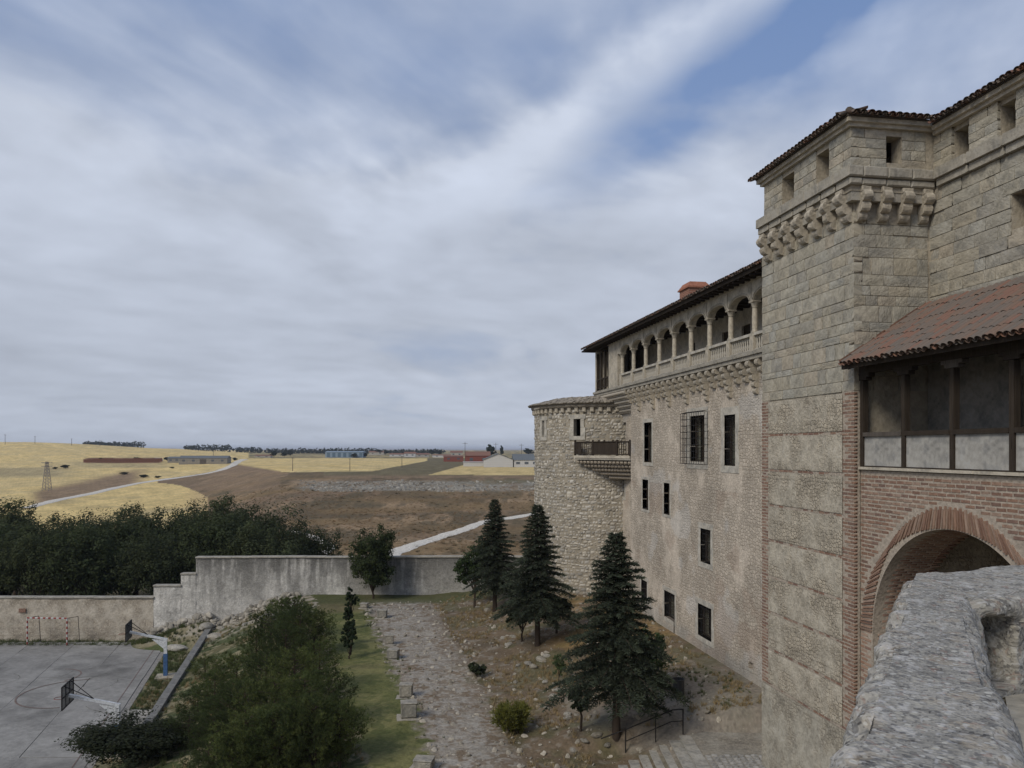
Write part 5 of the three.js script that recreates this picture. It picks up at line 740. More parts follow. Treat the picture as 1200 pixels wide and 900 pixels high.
// ---------------------------------------------------------------- small things on the ground
{
  // stone blocks in line beside the path
  const blk = [[340, 0, 0], [0, 0, 0]]; const bm = [std([0.36, 0.335, 0.285], { map: tStone, bumpMap: bStone, bumpScale: 0.03 }), std([0.30, 0.285, 0.25], { map: tStone, bumpMap: bStone, bumpScale: 0.03 })];
  [[427, 713, 0.52, 0.26], [448, 724, 0.64, 0.45], [456, 755, 0.52, 0.46], [461, 772, 0.6, 0.42], [476, 817, 0.6, 0.52], [479, 841, 0.68, 0.58], [497, 900, 0.68, 0.25]].forEach(([px, py, s, h], i) => {
    const p = gAt(px, py), b = thing('stone_block', 'squared stone block standing on a flat slab beside the stony path', 'stone block', 'stone blocks lining the path', p.toArray(), -YAW + (i % 3 - 1) * 0.15);
    const pr = obj('plinth', rubbleGeos[i % 5], bm[0], b); pr.rotation.x = -Math.PI / 2; pr.scale.set(s * 1.7, s * 1.5, 0.22); pr.position.y = -0.04; const g = bv(-s / 2, s / 2, 0.06, h + 0.06, -s * 0.42, s * 0.42, 0.035); obj('block', g, bm[i % 2], b); obj('cap', bv(-s / 2 - 0.015, s / 2 + 0.015, h + 0.062, h + 0.12, -s * 0.44, s * 0.44, 0.02), bm[0], b);
  });
  // pale rocks on the bank
  const rm = [[0.46, 0.43, 0.37], [0.36, 0.335, 0.285], [0.40, 0.365, 0.30]].map(c => std(c, { map: tStone, bumpMap: bStone, bumpScale: 0.05 })), r = rng(62);
  const spots = [[607, 780, 3], [618, 778, 5], [634, 774, 6], [640, 769, 4], [655, 810, 5], [650, 818, 6], [665, 838, 5], [786, 793, 6], [781, 800, 5], [775, 803, 6], [778, 815, 5], [697, 748, 3], [690, 752, 3], [560, 712, 3], [572, 716, 4], [590, 748, 3], [600, 752, 3], [612, 765, 3], [640, 800, 4], [604, 800, 3], [633, 741, 3], [562, 708, 3], [685, 870, 4], [700, 862, 5], [672, 880, 4], [712, 875, 4], [640, 830, 3], [596, 756, 5], [601, 747, 4], [625, 782, 4], [665, 842, 4], [741, 787, 4]];
  spots.forEach(([px, py, s], i) => { const p = gAt(px, py), D = toLD(p.x, -p.z)[1], sz = s * D / FOCAL * 0.9, m = obj('rock', rockGeos[i % 5], rm[i % 3]); m.position.copy(p); m.position.y += sz * 0.12; m.scale.set(sz * (1.2 + r() * 0.6), sz * (0.7 + r() * 0.3), sz); m.rotation.y = r() * 6; mark(m, 'pale limestone rock lying on the dry bank below the palace wing', 'rock', 'rocks scattered over the bank'); });
  // rocky spill above the low wall near the boundary wall
  for (let k = 0; k < 16; k++) { const L = -26 + r() * 11, D = 60 + r() * 4, h = gH(L, D), s = 0.18 + r() * 0.4, m = obj('rock', rockGeos[k % 5], rm[k % 3]); m.position.copy(LD(L, D, h)); m.scale.set(s * 1.6, s * 0.6, s); m.rotation.y = r() * 6; mark(m, 'flat pale rock on the stony slope under the boundary wall', 'rock', 'rocks on the stony slope'); }
  // barrel, meter box
  const bp = gAt(795, 815), bar = thing('litter_bin', 'dark metal litter bin standing behind pale rocks near the facade', 'bin', null, bp.toArray()); obj('body', (() => { const g = new THREE.LatheGeometry([[0.02, 0], [0.27, 0], [0.29, 0.05], [0.29, 0.3], [0.305, 0.32], [0.29, 0.34], [0.3, 0.8], [0.32, 0.82], [0.32, 0.86], [0.28, 0.86], [0.27, 0.1]].map(q => new THREE.Vector2(...q)), 18); return g; })(), std([0.10, 0.095, 0.088], { map: tGrain, roughness: 0.7 }), bar); bar.scale.set(0.85, 0.82, 0.85); obj('liner', new THREE.CylinderGeometry(0.27, 0.27, 0.02, 16).translate(0, 0.6, 0), M.dark, bar);
  const sp = V(FX - 0.28, 0, -dAt(787, FX)); sp.y = hAt(759, FX, dAt(787, FX)); const box = thing('white_board', 'small white board leaning against the facade below a cable', 'board', null, sp.toArray(), 0); const bg = bv(-0.02, 0.04, -0.42, 0.42, -0.26, 0.26, 0.01); bg.rotateZ(-0.22); obj('board', bg, M.whiteFrame, box); const fg = bx(0.05, 0.07, -0.4, 0.4, -0.25, 0.25); fg.rotateZ(-0.22); obj('backing', fg, M.dark, box);
  // loose stones on the path and bank, too many to count
  const peb = new THREE.InstancedMesh(rockGeos[2], std([0.40, 0.37, 0.315], { map: tStone }), 2600), mt = new THREE.Matrix4(), q = new THREE.Quaternion(), c = new THREE.Color(); peb.name = 'gravel';
  for (let k = 0; k < 2600; k++) { let L, D; if (k < 1100) { D = 27 + Math.pow(r(), 0.8) * 35; L = lerp(LpathL(D) - 0.5, LpathR(D) + 0.8, r()); } else { D = 29 + r() * 33; L = lerp(LpathR(D), Math.min(Lfront(D) - 0.3, 9), r()); } const s = 0.018 + Math.pow(r(), 4) * 0.10; q.setFromEuler(new THREE.Euler(r(), r() * 6, r())); mt.compose(LD(L, D, gH(L, D) + s * 0.1), q, V(s * 1.3, s * 0.7, s)); peb.setMatrixAt(k, mt); const l = 0.6 + r() * 0.6; peb.setColorAt(k, c.setRGB(l, l * 0.98, l * 0.95)); }
  scene.add(peb); mark(peb, 'loose pale stones strewn over the path and dry bank', 'gravel', null, 'stuff');
  // ruined rubble banks out in the scrub
  const ru = new THREE.InstancedMesh(rockGeos[1], std([0.36, 0.335, 0.285], { map: tStone }), 1500); ru.name = 'rubble'; for (let k = 0; k < 1500; k++) { let px = 352 + r() * 275; const band = r(); if (fbm(px * 0.03 + 5, band * 2, 3) < 0.47) px = 365 + r() * 200; const  y = (band < 0.55 ? 573.5 : 568.5) + Math.sin(px * 0.05) * 0.8 + (r() - 0.5) * (band < 0.55 ? 5 : 9), p = farAt(px, y), s = 0.12 + r() * r() * r() * 0.6; q.setFromEuler(new THREE.Euler(r(), r() * 6, r())); mt.compose(p, q, V(s * 1.6, s * 0.8, s)); ru.setMatrixAt(k, mt); const l = 0.6 + r() * 0.6; ru.setColorAt(k, c.setRGB(l, l, l)); }
  scene.add(ru); mark(ru, 'pale band of tumbled rubble lying across the brown scrub', 'rubble', null, 'stuff');
}
// ================================================================ THE TERRACE THE PICTURE IS TAKEN FROM
{
  const b = lensGroup('terrace', 'weathered stone terrace parapet with lichen crust and a small loophole', 'parapet');
  const lich = colourTex(1024, 1024, (u, v, o) => {                                   // 1.6 m tile: grey lichen crust, black specks, ochre and white scabs
    const n = fbm(u * 5, v * 5, 5, 5), f = fbm(u * 34, v * 34, 4, 34), sp = vn(u * 150, v * 150, 150), sp2 = vn(u * 90 + 7, v * 90, 90), oc = fbm(u * 14 + 3, v * 14 + 5, 5, 14), wh = fbm(u * 16 + 1, v * 16 + 8, 5, 16);
    const gr = fbm(u * 110 + 3, v * 110, 3, 110); let l = 0.31 + (n - 0.5) * 0.16 + (f - 0.5) * 0.16 + (gr - 0.5) * 0.13 + (sp - 0.5) * 0.10; let r = l, g = l * 0.94, bl = l * 0.81; const dk = sstep(0.64, 0.82, sp) * 0.55 + sstep(0.57, 0.70, fbm(u * 26 + 9, v * 26, 4, 26)) * 0.4; r *= 1 - dk * .8; g *= 1 - dk * .8; bl *= 1 - dk * .78;
    const oo = sstep(0.63, 0.72, oc) * 0.28; r = lerp(r, 0.38, oo); g = lerp(g, 0.30, oo); bl = lerp(bl, 0.20, oo); const ww = sstep(0.63, 0.72, wh) * (0.2 + 0.5 * f); r = lerp(r, 0.52, ww); g = lerp(g, 0.50, ww); bl = lerp(bl, 0.46, ww); const w2 = sstep(0.74, 0.92, sp2) * 0.45; r = lerp(r, 0.5, w2); g = lerp(g, 0.49, w2); bl = lerp(bl, 0.47, w2); const rd = sstep(0.70, 0.78, fbm(u * 40 + 4, v * 40 + 2, 3, 40)) * .35; r = lerp(r, 0.28, rd); g = lerp(g, 0.16, rd); bl = lerp(bl, 0.12, rd);
    cell(u * 46, v * 46, 46, wl); const big = wl[2], rad = 0.2 + 0.26 * ((big * 7) % 1), on = (1 - sstep(rad * 0.75, rad, wl[0] + (f - 0.5) * 0.3)) * (big < 0.5 ? 0.75 : 0); const tn = big < 0.16 ? [0.47, 0.455, 0.40] : big < 0.34 ? [0.15, 0.145, 0.135] : [0.39, 0.365, 0.30]; r = lerp(r, tn[0], on); g = lerp(g, tn[1], on); bl = lerp(bl, tn[2], on);   // round lichen rosettes
    o[0] = r; o[1] = g; o[2] = bl;
  }, 1 / 1.6, 1 / 1.6), lb = greyTex(1024, 1024, (u, v) => 0.25 * fbm(u * 34, v * 34, 4, 34) + 0.4 * vn(u * 150, v * 150, 150) + 0.45 * fbm(u * 110 + 3, v * 110, 3, 110), 1 / 1.6, 1 / 1.6);
  const crust = std(0xffffff, { map: lich, bumpMap: lb, bumpScale: 0.008 }), ochre = std([0.62, 0.54, 0.40], { map: tStone, bumpMap: bStone, bumpScale: 0.02 });
  const warm = colourTex(512, 512, (u, v, o) => { const n = fbm(u * 5, v * 2.5, 5), f = fbm(u * 30, v * 30, 3), gr = sstep(0.5, 0.62, fbm(u * 7 + 3, v * 2 + 1, 4)); let l = 0.36 + (n - .5) * .3 + (f - .5) * .22; o[0] = l * lerp(1, .72, gr); o[1] = l * lerp(.93, .72, gr); o[2] = l * lerp(.76, .68, gr); }, 1 / 1.2, 1 / 1.2);
  const wallm = std(0xffffff, { map: warm, bumpMap: lb, bumpScale: 0.015 });
  const TOP = -0.97, FL = -1.64;
  // sweep a closed-over profile along a straight run and weather it
  const d1 = [0.4875, 0.8731], A1 = [0.93 - 1.5 * d1[0], 2.46 - 1.5 * d1[1]];
  function run(A, dir, len, width, ds, niche, mat, startS = 0) {
    const nrm = [dir[1], -dir[0]];                     // to the inner side
    const prof = []; const add = (w, y, n) => prof.push([w, y, n]);
    for (let y = -2.3; y < TOP - 0.1; y += 0.03) add(-0.02, y); for (let k = 0; k <= 8; k++) { const a = Math.PI * (1 - k / 16); add(0.08 + Math.cos(a) * 0.1, TOP - 0.1 + Math.sin(a) * 0.1); } for (let w = 0.1; w < width - 0.1; w += ds) add(w, TOP); for (let k = 0; k <= 8; k++) { const a = Math.PI / 2 * (1 - k / 8); add(width - 0.1 + Math.cos(a) * 0.1, TOP - 0.1 + Math.sin(a) * 0.1); } for (let y = TOP - 0.1 - ds; y > FL - 0.12; y -= ds) add(width, y);
    const ns = Math.ceil(len / ds), pos = [], uv = [], idx = [], m = prof.length;
    for (let i = 0; i <= ns; i++) { const s = startS + i * ds; let acc = 0; for (let j = 0; j < m; j++) { let [w, y] = prof[j]; if (j) acc += Math.hypot(w - prof[j - 1][0], y - prof[j - 1][1]); 
      const nx = w < 0.09 ? -1 : w > width - 0.09 ? 1 : 0, ny = y > TOP - 0.06 ? 1 : 0, big = fbm3(s * 1.6 + 3, w * 1.6 + 5, y * 1.6 + 9, 3) - 0.5, mid = fbm3(s * 7 + 13, w * 7 + 5, y * 9 + 1, 3) - 0.5, fin = fbm3(s * 55, w * 55 + 7, y * 55, 2) - 0.5, chip = Math.pow(clamp(fbm3(s * 4 + 31, w * 2 + 8, y * 7 + 4, 3) * 2 - 0.95), 1) * (nx ? 1 : 0.15);
      const disp = big * 0.045 + mid * (nx ? 0.034 : 0.012) + fin * (nx ? 0.014 : 0.007) - chip * 0.075;
      const end = niche ? 0 : sstep(len + startS - 0.5, len + startS, s);
      let W = w * (niche ? 1 : 1 - 0.27 * sstep(1.5, 5.4, s)) + nx * disp, Y = y + (ny ? disp * 0.8 : 0) - end * end * 0.05;
      if (niche && nx > 0 && y < TOP - 0.12) { const e = 0.02 * (mid * 3), inN = sstep(niche[0] - 0.015 + e, niche[0] + 0.03 + e, s) * sstep(niche[1] + 0.015 + e, niche[1] - 0.03 + e, s) * sstep(niche[2] - 0.02 + e, niche[2] + 0.03 + e, y) * sstep(niche[3] + 0.02 + e * 2, niche[3] - 0.04 + e * 2, y); W = lerp(W, width - 0.5 + big * 0.05, inN); }
      let L = A[0] + dir[0] * s + nrm[0] * W, D = A[1] + dir[1] * s + nrm[1] * W; if (niche) { const off = (L - A1[0]) * d1[1] - (D - A1[1]) * d1[0]; if (off < 0.06) { L += (0.06 - off) * d1[1]; D -= (0.06 - off) * d1[0]; } } pos.push(L, Y, -D); uv.push(s + (niche && nx > 0 ? width - W : 0), acc); } }
    for (let i = 0; i < ns; i++) for (let j = 0; j < m - 1; j++) { const a = i * m + j, c = a + m; idx.push(a, a + 1, c + 1, a, c + 1, c); }
    const g = new THREE.BufferGeometry(); g.setAttribute('position', new THREE.Float32BufferAttribute(pos, 3)); g.setAttribute('uv', new THREE.Float32BufferAttribute(uv, 2)); g.setIndex(idx); g.computeVertexNormals(); return g;
  }
  const A = A1;
  obj('parapet', run(A, d1, 5.95, 0.58, 0.0135, null, crust), crust, b);
  const dw = [0.9, 0.436], B = [3.28 - 0.35 * 0.9, 6.42 - 0.35 * 0.436];
  obj('wing_parapet', run(B, dw, 5.0, 0.98, 0.0145, [-0.375, -0.068, -1.53, -1.10], wallm, -1.0), crust, b);
  // solid masonry below, floor slabs inside
  const corner = [3.28, 6.42], poly = [[A[0] + 0.06, A[1] - 2], [A[0] + 0.06, A[1] - 0.1], [corner[0] + 0.02, corner[1] - 0.14], [corner[0] + 3.4, corner[1] + 1.5], [8, 7.8], [8, -5], [0, -5]];
  const s = new THREE.Shape([[A[0] + 0.03, A[1]], [corner[0] - 0.02, corner[1] - 0.1], [corner[0] + 3.6, corner[1] + 1.66], [9, 7], [9, -4], [A[0] - 1, -4]].map(q => new THREE.Vector2(...q))), g = new THREE.ExtrudeGeometry(s, { depth: 11, bevelEnabled: false }); g.applyMatrix4(new THREE.Matrix4().makeBasis(V(1, 0, 0), V(0, 0, -1), V(0, 1, 0)).setPosition(0, FL - 11.06, 0)); obj('masonry', boxUV(g), M.plainRender, b);
  const r = rng(4), fm = [[0.50, 0.45, 0.36], [0.46, 0.42, 0.34], [0.53, 0.48, 0.39]].map(c => std(c, { map: tStone, bumpMap: bStone, bumpScale: 0.012 }));
  for (let i = 0; i < 6; i++) for (let j = 0; j < 5; j++) { const u = 0.62 + j * 0.92, v = -0.5 + i * 1.15, o = A, P = (a, c) => new THREE.Vector2(o[0] + d1[0] * c + d1[1] * a, o[1] + d1[1] * c - d1[0] * a), sh = new THREE.Shape([P(u, v), P(u + 0.905, v), P(u + 0.905, v + 1.135), P(u, v + 1.135)]), q = new THREE.ExtrudeGeometry(sh, { depth: 0.07, bevelEnabled: false }); q.applyMatrix4(new THREE.Matrix4().makeBasis(V(1, 0, 0), V(0, 0, -1), V(0, 1, 0)).setPosition(0, FL - 0.055 + r() * 0.006, 0)); obj('floor_slab', boxUV(q), fm[Math.floor(r() * 3)], b); }
}

// ================================================================ PLANTS
const vadd = (a, b, k) => V(a.x + b.x * k, a.y + b.y * k, a.z + b.z * k);
const dirRnd = r => { const z = r() * 2 - 1, a = r() * 6.2832, q = Math.sqrt(1 - z * z); return V(q * Math.cos(a), z, q * Math.sin(a)); };
const tone = (base, r, sp = 0.35) => { const k = 1 - sp / 2 + r() * sp, y = (r() - 0.5) * 0.12; return [base[0] * (k + y), base[1] * k, base[2] * (k - y)]; };
function broadleaf(seed, H, rx, ry, { clumps = 90, leaves = 70, size = 0.11, base = [0.05, 0.065, 0.028], trunk = 0.16, low = 0.28, lobes = 7 } = {}) {
  const r = rng(seed), s = new Soup(), cy = H - ry, wood = [], lob = [];
  for (let k = 0; k < lobes; k++) { const d = dirRnd(r); lob.push([V(d.x * rx * 0.5, cy + d.y * ry * 0.42 + ry * 0.08, d.z * rx * 0.5), 0.42 + r() * 0.26]); }
  for (let k = 0; k < clumps; k++) {
    const [lc, lr] = lob[k % lobes], d = dirRnd(r); if (d.y < -0.5) d.y *= 0.5; const q = Math.pow(r(), 0.4), c = V(lc.x + d.x * rx * lr * q, lc.y + d.y * ry * lr * q, lc.z + d.z * rx * lr * q), cr = rx * (0.13 + r() * 0.13), shade = 0.85 + r() * 0.3;
    for (let i = 0; i < leaves; i++) { const e = dirRnd(r), p = vadd(c, e, cr * Math.pow(r(), 0.45)); const n = V(e.x + (r() - 0.5), e.y + 0.6 + (r() - 0.5), e.z + (r() - 0.5)).normalize(), u = V(0, 0, 0).crossVectors(n, dirRnd(r)).normalize(), v = V(0, 0, 0).crossVectors(n, u), z = size * (0.6 + r() * 0.8); const t = tone(base, r); s.quad(p, u.multiplyScalar(z * 0.6), v.multiplyScalar(z), [t[0] * shade, t[1] * shade, t[2] * shade]); }
  }
  const top = V((r() - 0.5) * 0.3, cy, (r() - 0.5) * 0.3); wood.push(tube([V(0, -0.3, 0), V(0.05, H * low * 0.6, 0), V(-0.04, H * low, 0.03), top], trunk, trunk * 0.4, 7));
  for (let k = 0; k < lobes; k++) { const c = lob[k][0], st = V(0, H * low * (0.7 + r() * 0.5), 0); wood.push(tube([st, vadd(st, V(c.x - st.x, c.y - st.y, c.z - st.z), 0.5).add(V(0, -0.15, 0)), c], trunk * 0.5, trunk * 0.12, 5)); }
  return { crown: s.build(), trunk: merge(wood) };
}
function cedar(seed, H, R, { base = [0.050, 0.061, 0.040], n = 150 } = {}) {
  const r = rng(seed), s = new Soup(), wood = [tube([V(0, -0.4, 0), V(0.02, H * 0.3, 0), V(0, H * 0.7, 0.02), V(0, H * 0.985, 0)], 0.17, 0.015, 8)];
  for (let k = 0; k < n; k++) {
    const f = Math.pow((k + 0.5) / n, 0.92), y = H * lerp(0.19, 0.985, f), az = k * 2.39996 + r() * 0.5, len = (R * 1.08 * Math.pow(1 - f, 0.92) * (0.5 + r() * 0.75) + 0.16) * (f < 0.06 ? 0.8 : 1), rise = lerp(0.12, 0.5, f) * len, droop = len * lerp(0.42, 0.15, f);
    const d = V(Math.cos(az), 0, Math.sin(az)), side = V(-d.z, 0, d.x), at = t => V(d.x * len * t, y + rise * t - droop * t * t * 1.1, d.z * len * t), pts = [0, 0.35, 0.7, 1].map(at); if (len > 0.5) wood.push(tube(pts, 0.035, 0.008, 4));
    const tw = Math.ceil(len * 17) + 3, bl = 0.85 + r() * 0.35;
    for (let q = 0; q < tw; q++) { const t = Math.pow((q + r()) / tw, 0.8), p = at(t), sd = (q % 2 ? 1 : -1), tl = len * 0.34 * (1.05 - t * 0.75) * (0.6 + r() * 0.7) + 0.07, td = V(side.x * sd + d.x * 0.7, -0.12 + (r() - 0.5) * 0.3, side.z * sd + d.z * 0.7).normalize();
      const nn = Math.ceil(tl * 26) + 3; for (let i = 0; i < nn; i++) { const tt = (i + r()) / nn, o = vadd(p, td, tl * tt); o.y -= tl * tt * tt * 0.25; const nd = V(td.x * 0.7 + (r() - 0.5) * 1.3, 0.15 + (r() - 0.5) * 1.1, td.z * 0.7 + (r() - 0.5) * 1.3).normalize(), w = V(0, 0, 0).crossVectors(nd, dirRnd(r)).normalize().multiplyScalar(0.018 + r() * 0.018), t3 = tone(base, r, 0.5); const nw = bl * (t > 0.8 && tt > 0.5 ? 1.5 : 1); s.blade(o, vadd(o, nd, 0.09 + r() * 0.1), w, [t3[0] * nw, t3[1] * nw, t3[2] * nw]); } }
  }
  return { crown: s.build(), trunk: merge(wood) };
}
function pine(seed, H, R, { base = [0.090, 0.114, 0.038], tufts = 1500, low = 0.06 } = {}) {       // soft young pine, shoots turned up
  const r = rng(seed), s = new Soup(), wood = [tube([V(0, -0.4, 0), V(0.05, H * 0.5, 0.03), V(0, H * 0.95, 0)], 0.13, 0.02, 6)]; const nb = 46;
  for (let k = 0; k < nb; k++) { const f = (k + 0.5) / nb, y = H * lerp(low, 0.95, f), az = k * 2.39996 + r(), env = Math.pow(Math.sin(Math.PI * clamp(0.16 + f * 0.80)), 0.75), len = R * env * (0.7 + r() * 0.5) + 0.12, d = V(Math.cos(az), 0, Math.sin(az)), at = t => V(d.x * len * t, y + len * (0.18 * t + 0.28 * t * t), d.z * len * t); wood.push(tube([at(0), at(0.5), at(1)], 0.03, 0.008, 4));
    const nt = Math.ceil(tufts / nb * (0.3 + len / R)), bl = 0.8 + r() * 0.4; for (let q = 0; q < nt; q++) { const t = 0.25 + 0.78 * Math.pow(r(), 0.6), o = at(t).add(dirRnd(r).multiplyScalar(len * 0.24 * r() + 0.05)), ax = V(d.x * 0.8 + (r() - 0.5), 0.9 + (r() - 0.5) * 0.8, d.z * 0.8 + (r() - 0.5)).normalize(); for (let i = 0; i < 8; i++) { const nd = vadd(ax, dirRnd(r), 0.75).normalize(), w = V(0, 0, 0).crossVectors(nd, dirRnd(r)).normalize().multiplyScalar(0.011 + r() * 0.012), c = tone(base, r, 0.45); s.blade(o, vadd(o, nd, 0.15 + r() * 0.14), w, [c[0] * bl, c[1] * bl, c[2] * bl]); } } }
  return { crown: s.build(), trunk: merge(wood) };
}
function plant(name, parts, label, cat, group, pos, turn = 0, sc = [1, 1, 1], trunkMat = M.bark) { const t = thing(name, label, cat, group, pos.toArray(), turn); t.scale.set(...sc); obj('trunk', parts.trunk, trunkMat, t); obj('crown', parts.crown, M.leaf, t); return t; }
{
  // dark trees massed behind the rubble wall
  const holm = [broadleaf(301, 11, 5.2, 5.0, { clumps: 240, leaves: 95, size: 0.115, base: [0.048, 0.058, 0.027], trunk: 0.3, low: 0.2, lobes: 12 }), broadleaf(302, 10, 4.8, 4.6, { clumps: 230, leaves: 95, size: 0.115, base: [0.054, 0.067, 0.029], trunk: 0.28, low: 0.2, lobes: 11 }), broadleaf(303, 11.5, 4.6, 5.3, { clumps: 230, leaves: 95, size: 0.12, base: [0.068, 0.080, 0.036], trunk: 0.28, low: 0.2, lobes: 12 })];
  // pixel of the crown top, depth
  [[-55, 600, 84], [18, 584, 96], [5, 612, 80], [70, 600, 82], [120, 594, 92], [160, 590, 96], [150, 606, 80], [205, 592, 84], [235, 584, 98], [272, 580, 92], [262, 600, 78], [318, 586, 84], [350, 606, 86], [300, 610, 76], [100, 612, 76], [196, 618, 75], [-40, 620, 76], [40, 622, 75]].forEach(([px, py, D], i) => {
    const k = [0, 1, 2][(i * 5 + (i >> 2)) % 3], top = atPx(px, py, D), L = (px - 600) / FOCAL * D, gy = tH(L, D), h = top.y - gy, H = [11, 10, 11.5][k], s = clamp(h / H, 0.5, 1.4); top.y = gy;
    plant('holm_oak', holm[k], 'dense dark evergreen oak in the grove behind the rubble wall', 'tree', 'oaks massed behind the boundary wall', top, i * 1.7, [s * (i === 12 ? 0.8 : 1.0), s, s]);
  });
  // single round tree before the rendered wall
  const rt = broadleaf(311, 5.6, 2.15, 2.75, { clumps: 200, leaves: 80, size: 0.075, base: [0.048, 0.062, 0.026], trunk: 0.1, lobes: 12, low: 0.08 }); { const p = LD((437 - 600) / FOCAL * 63.4, 63.4, gH(-10.9, 63.4)), t = (HORIZON - 611) / FOCAL * 63.4, s = (t - p.y) / 5.6; plant('round_tree', rt, 'small rounded leafy tree standing alone against the rendered wall', 'tree', null, p, 0.4, [1.02, s, 1.02]); }
  // cedars
  const cd = [cedar(321, 8, 2.2), cedar(322, 8, 2.05), cedar(323, 8, 2.0)];
  const cs = [[722, 862, 622, 0, 1.04], [630, 756, 590, 1, 1.06], [580, 716, 584, 2, 1.0]]; const cl = ['tall dark cedar in front of the barred windows, low trunk bare', 'dark pointed cedar in front of the round tower', 'dark pointed cedar at the far end of the bank beside the boundary wall'];
  cs.forEach(([px, py, ty, k, w], i) => { const p = gAt(px, py), D = toLD(p.x, -p.z)[1], H = (HORIZON - ty) / FOCAL * D - p.y, s = H / 8; plant('cedar', cd[k], cl[i], 'tree', 'cedars on the bank', p, i * 2.1, [w, s, w]); });
  // bushy tree beside the far cedar
  { const b = broadleaf(331, 4.6, 1.5, 2.0, { clumps: 90, leaves: 60, size: 0.08, base: [0.042, 0.062, 0.024], trunk: 0.09, lobes: 8 }), p = LD((556 - 600) / FOCAL * 59, 59, gH(-2.7, 59)), s = ((HORIZON - 627) / FOCAL * 59 - p.y) / 4.6; plant('leafy_tree', b, 'bushy green tree tucked against the far cedar', 'tree', null, p, 1, [1.1, s, 1.1]); }
  { const b = broadleaf(332, 3.2, 1.2, 1.4, { clumps: 60, leaves: 60, size: 0.075, base: [0.034, 0.045, 0.022], trunk: 0.08, lobes: 7 }), p = gAt(652, 742); plant('dark_shrub', b, 'dark leafy shrub filling the gap beneath the tower cedar', 'shrub', null, p, 1, [1, 0.8, 1]); const q = gAt(612, 752); plant('dark_shrub', b, 'second dark leafy shrub under the tower cedar, by pale rocks', 'shrub', null, q, 2.4, [0.9, 0.75, 0.9]); }
  // clipped little tree and the pale shrub by the near cedar
  { const b = broadleaf(341, 1.9, 0.5, 0.72, { clumps: 50, leaves: 60, size: 0.05, base: [0.026, 0.036, 0.018], trunk: 0.05, low: 0.5, lobes: 6 }), p = gAt(680, 857); plant('clipped_tree', b, 'small clipped dark tree with slim trunk beside the near cedar', 'tree', null, p, 0, [1.15, 1.05, 1.15]); }
  { const b = broadleaf(342, 2.4, 0.95, 1.1, { clumps: 45, leaves: 45, size: 0.06, base: [0.075, 0.105, 0.045], trunk: 0.05, low: 0.2, lobes: 7 }), p = gAt(768, 802); plant('pale_shrub', b, 'loose pale green shrub between the near cedar and the facade', 'shrub', null, p, 0, [1, 1, 1]); const q = gAt(655, 800); plant('pale_shrub', b, 'loose green sapling beside rocks near the clipped tree', 'shrub', null, q, 2, [0.5, 0.6, 0.5]); }
  // soft pines down the left bank
  const pn = [pine(351, 5, 2.0), pine(352, 5, 2.2, { base: [0.060, 0.078, 0.029] }), pine(353, 4.5, 2.1, { base: [0.115, 0.136, 0.044] })];
  // pixel of the top, kind, height: the depth follows from the slope they stand on
  [[345, 699, 0, 2.9], [330, 704, 2, 2.8], [318, 716, 1, 3.0], [368, 716, 2, 2.6], [352, 712, 1, 3.0], [335, 735, 1, 2.8], [300, 738, 0, 2.4], [375, 752, 0, 2.5], [345, 762, 2, 2.8], [312, 765, 1, 2.9], [278, 768, 2, 2.6], [385, 785, 1, 2.4], [357, 792, 0, 2.9], [322, 796, 2, 3.0], [287, 798, 1, 2.9], [252, 788, 0, 2.4], [395, 822, 2, 2.3], [365, 828, 1, 2.9], [328, 834, 0, 3.0], [290, 836, 2, 3.0], [398, 860, 0, 2.4], [370, 868, 2, 2.7], [330, 874, 1, 2.8], [232, 806, 1, 1.6], [295, 880, 0, 2.6], [240, 770, 2, 1.3], [222, 832, 1, 1.7], [250, 838, 1, 2.2], [262, 815, 1, 2.4], [245, 868, 1, 1.8], [272, 872, 1, 2.2]].forEach(([px, py, k, h], i) => {
    let D = 30; for (; D < 62; D += 0.1) { const L = (px - 600) / FOCAL * D; if ((HORIZON - py) / FOCAL * D <= gH(L, D) + h) break; } const L = (px - 600) / FOCAL * D, s = h / (k === 2 ? 4.5 : 5), w = Math.max(0.42, s * 0.98);
    plant('young_pine', pn[k], 'soft feathery young pine growing on the bank above the court', 'tree', 'young pines along the bank', LD(L, D, gH(L, D)), i * 2.3, [w, s, w]);
  });
  // round dark tree by the near hoop
  { const b = broadleaf(361, 5, 3.3, 2.6, { clumps: 260, leaves: 80, size: 0.08, base: [0.030, 0.036, 0.018], trunk: 0.16, lobes: 10, low: 0.2 }), D = 37, L = (160 - 600) / FOCAL * D, gy = gH(L, D), t = (HORIZON - 834) / FOCAL * D; plant('round_tree', b, 'round dark tree hiding the foot of the near basketball hoop', 'tree', null, LD(L, D, gy), 0, [1, (t - gy) / 5, 1]); }
  // clipped cypress bushes in a line on the lawn
  const cyp = broadleaf(371, 1.6, 0.42, 0.72, { clumps: 40, leaves: 50, size: 0.05, base: [0.028, 0.042, 0.02], trunk: 0.05, low: 0.12, lobes: 5 });
  [[412, 722, 1.25], [408, 738, 1.1], [409, 756, 1.1], [410, 772, 1.2]].forEach(([px, py, s], i) => plant('cypress_bush', cyp, 'small dark upright bush in the row on the lawn', 'shrub', 'upright bushes in a row on the lawn', gAt(px, py), i, [s, s, s]));
  const bush = broadleaf(381, 0.9, 0.5, 0.42, { clumps: 40, leaves: 50, size: 0.045, base: [0.045, 0.055, 0.028], trunk: 0.03, low: 0.1, lobes: 6 }), yb = pine(382, 0.9, 0.6, { base: [0.15, 0.15, 0.035], tufts: 420, low: 0.02 });
  plant('small_bush', bush, 'small round dark green bush at the edge of the path', 'shrub', null, gAt(558, 794), 0, [1.1, 1.1, 1.1]);
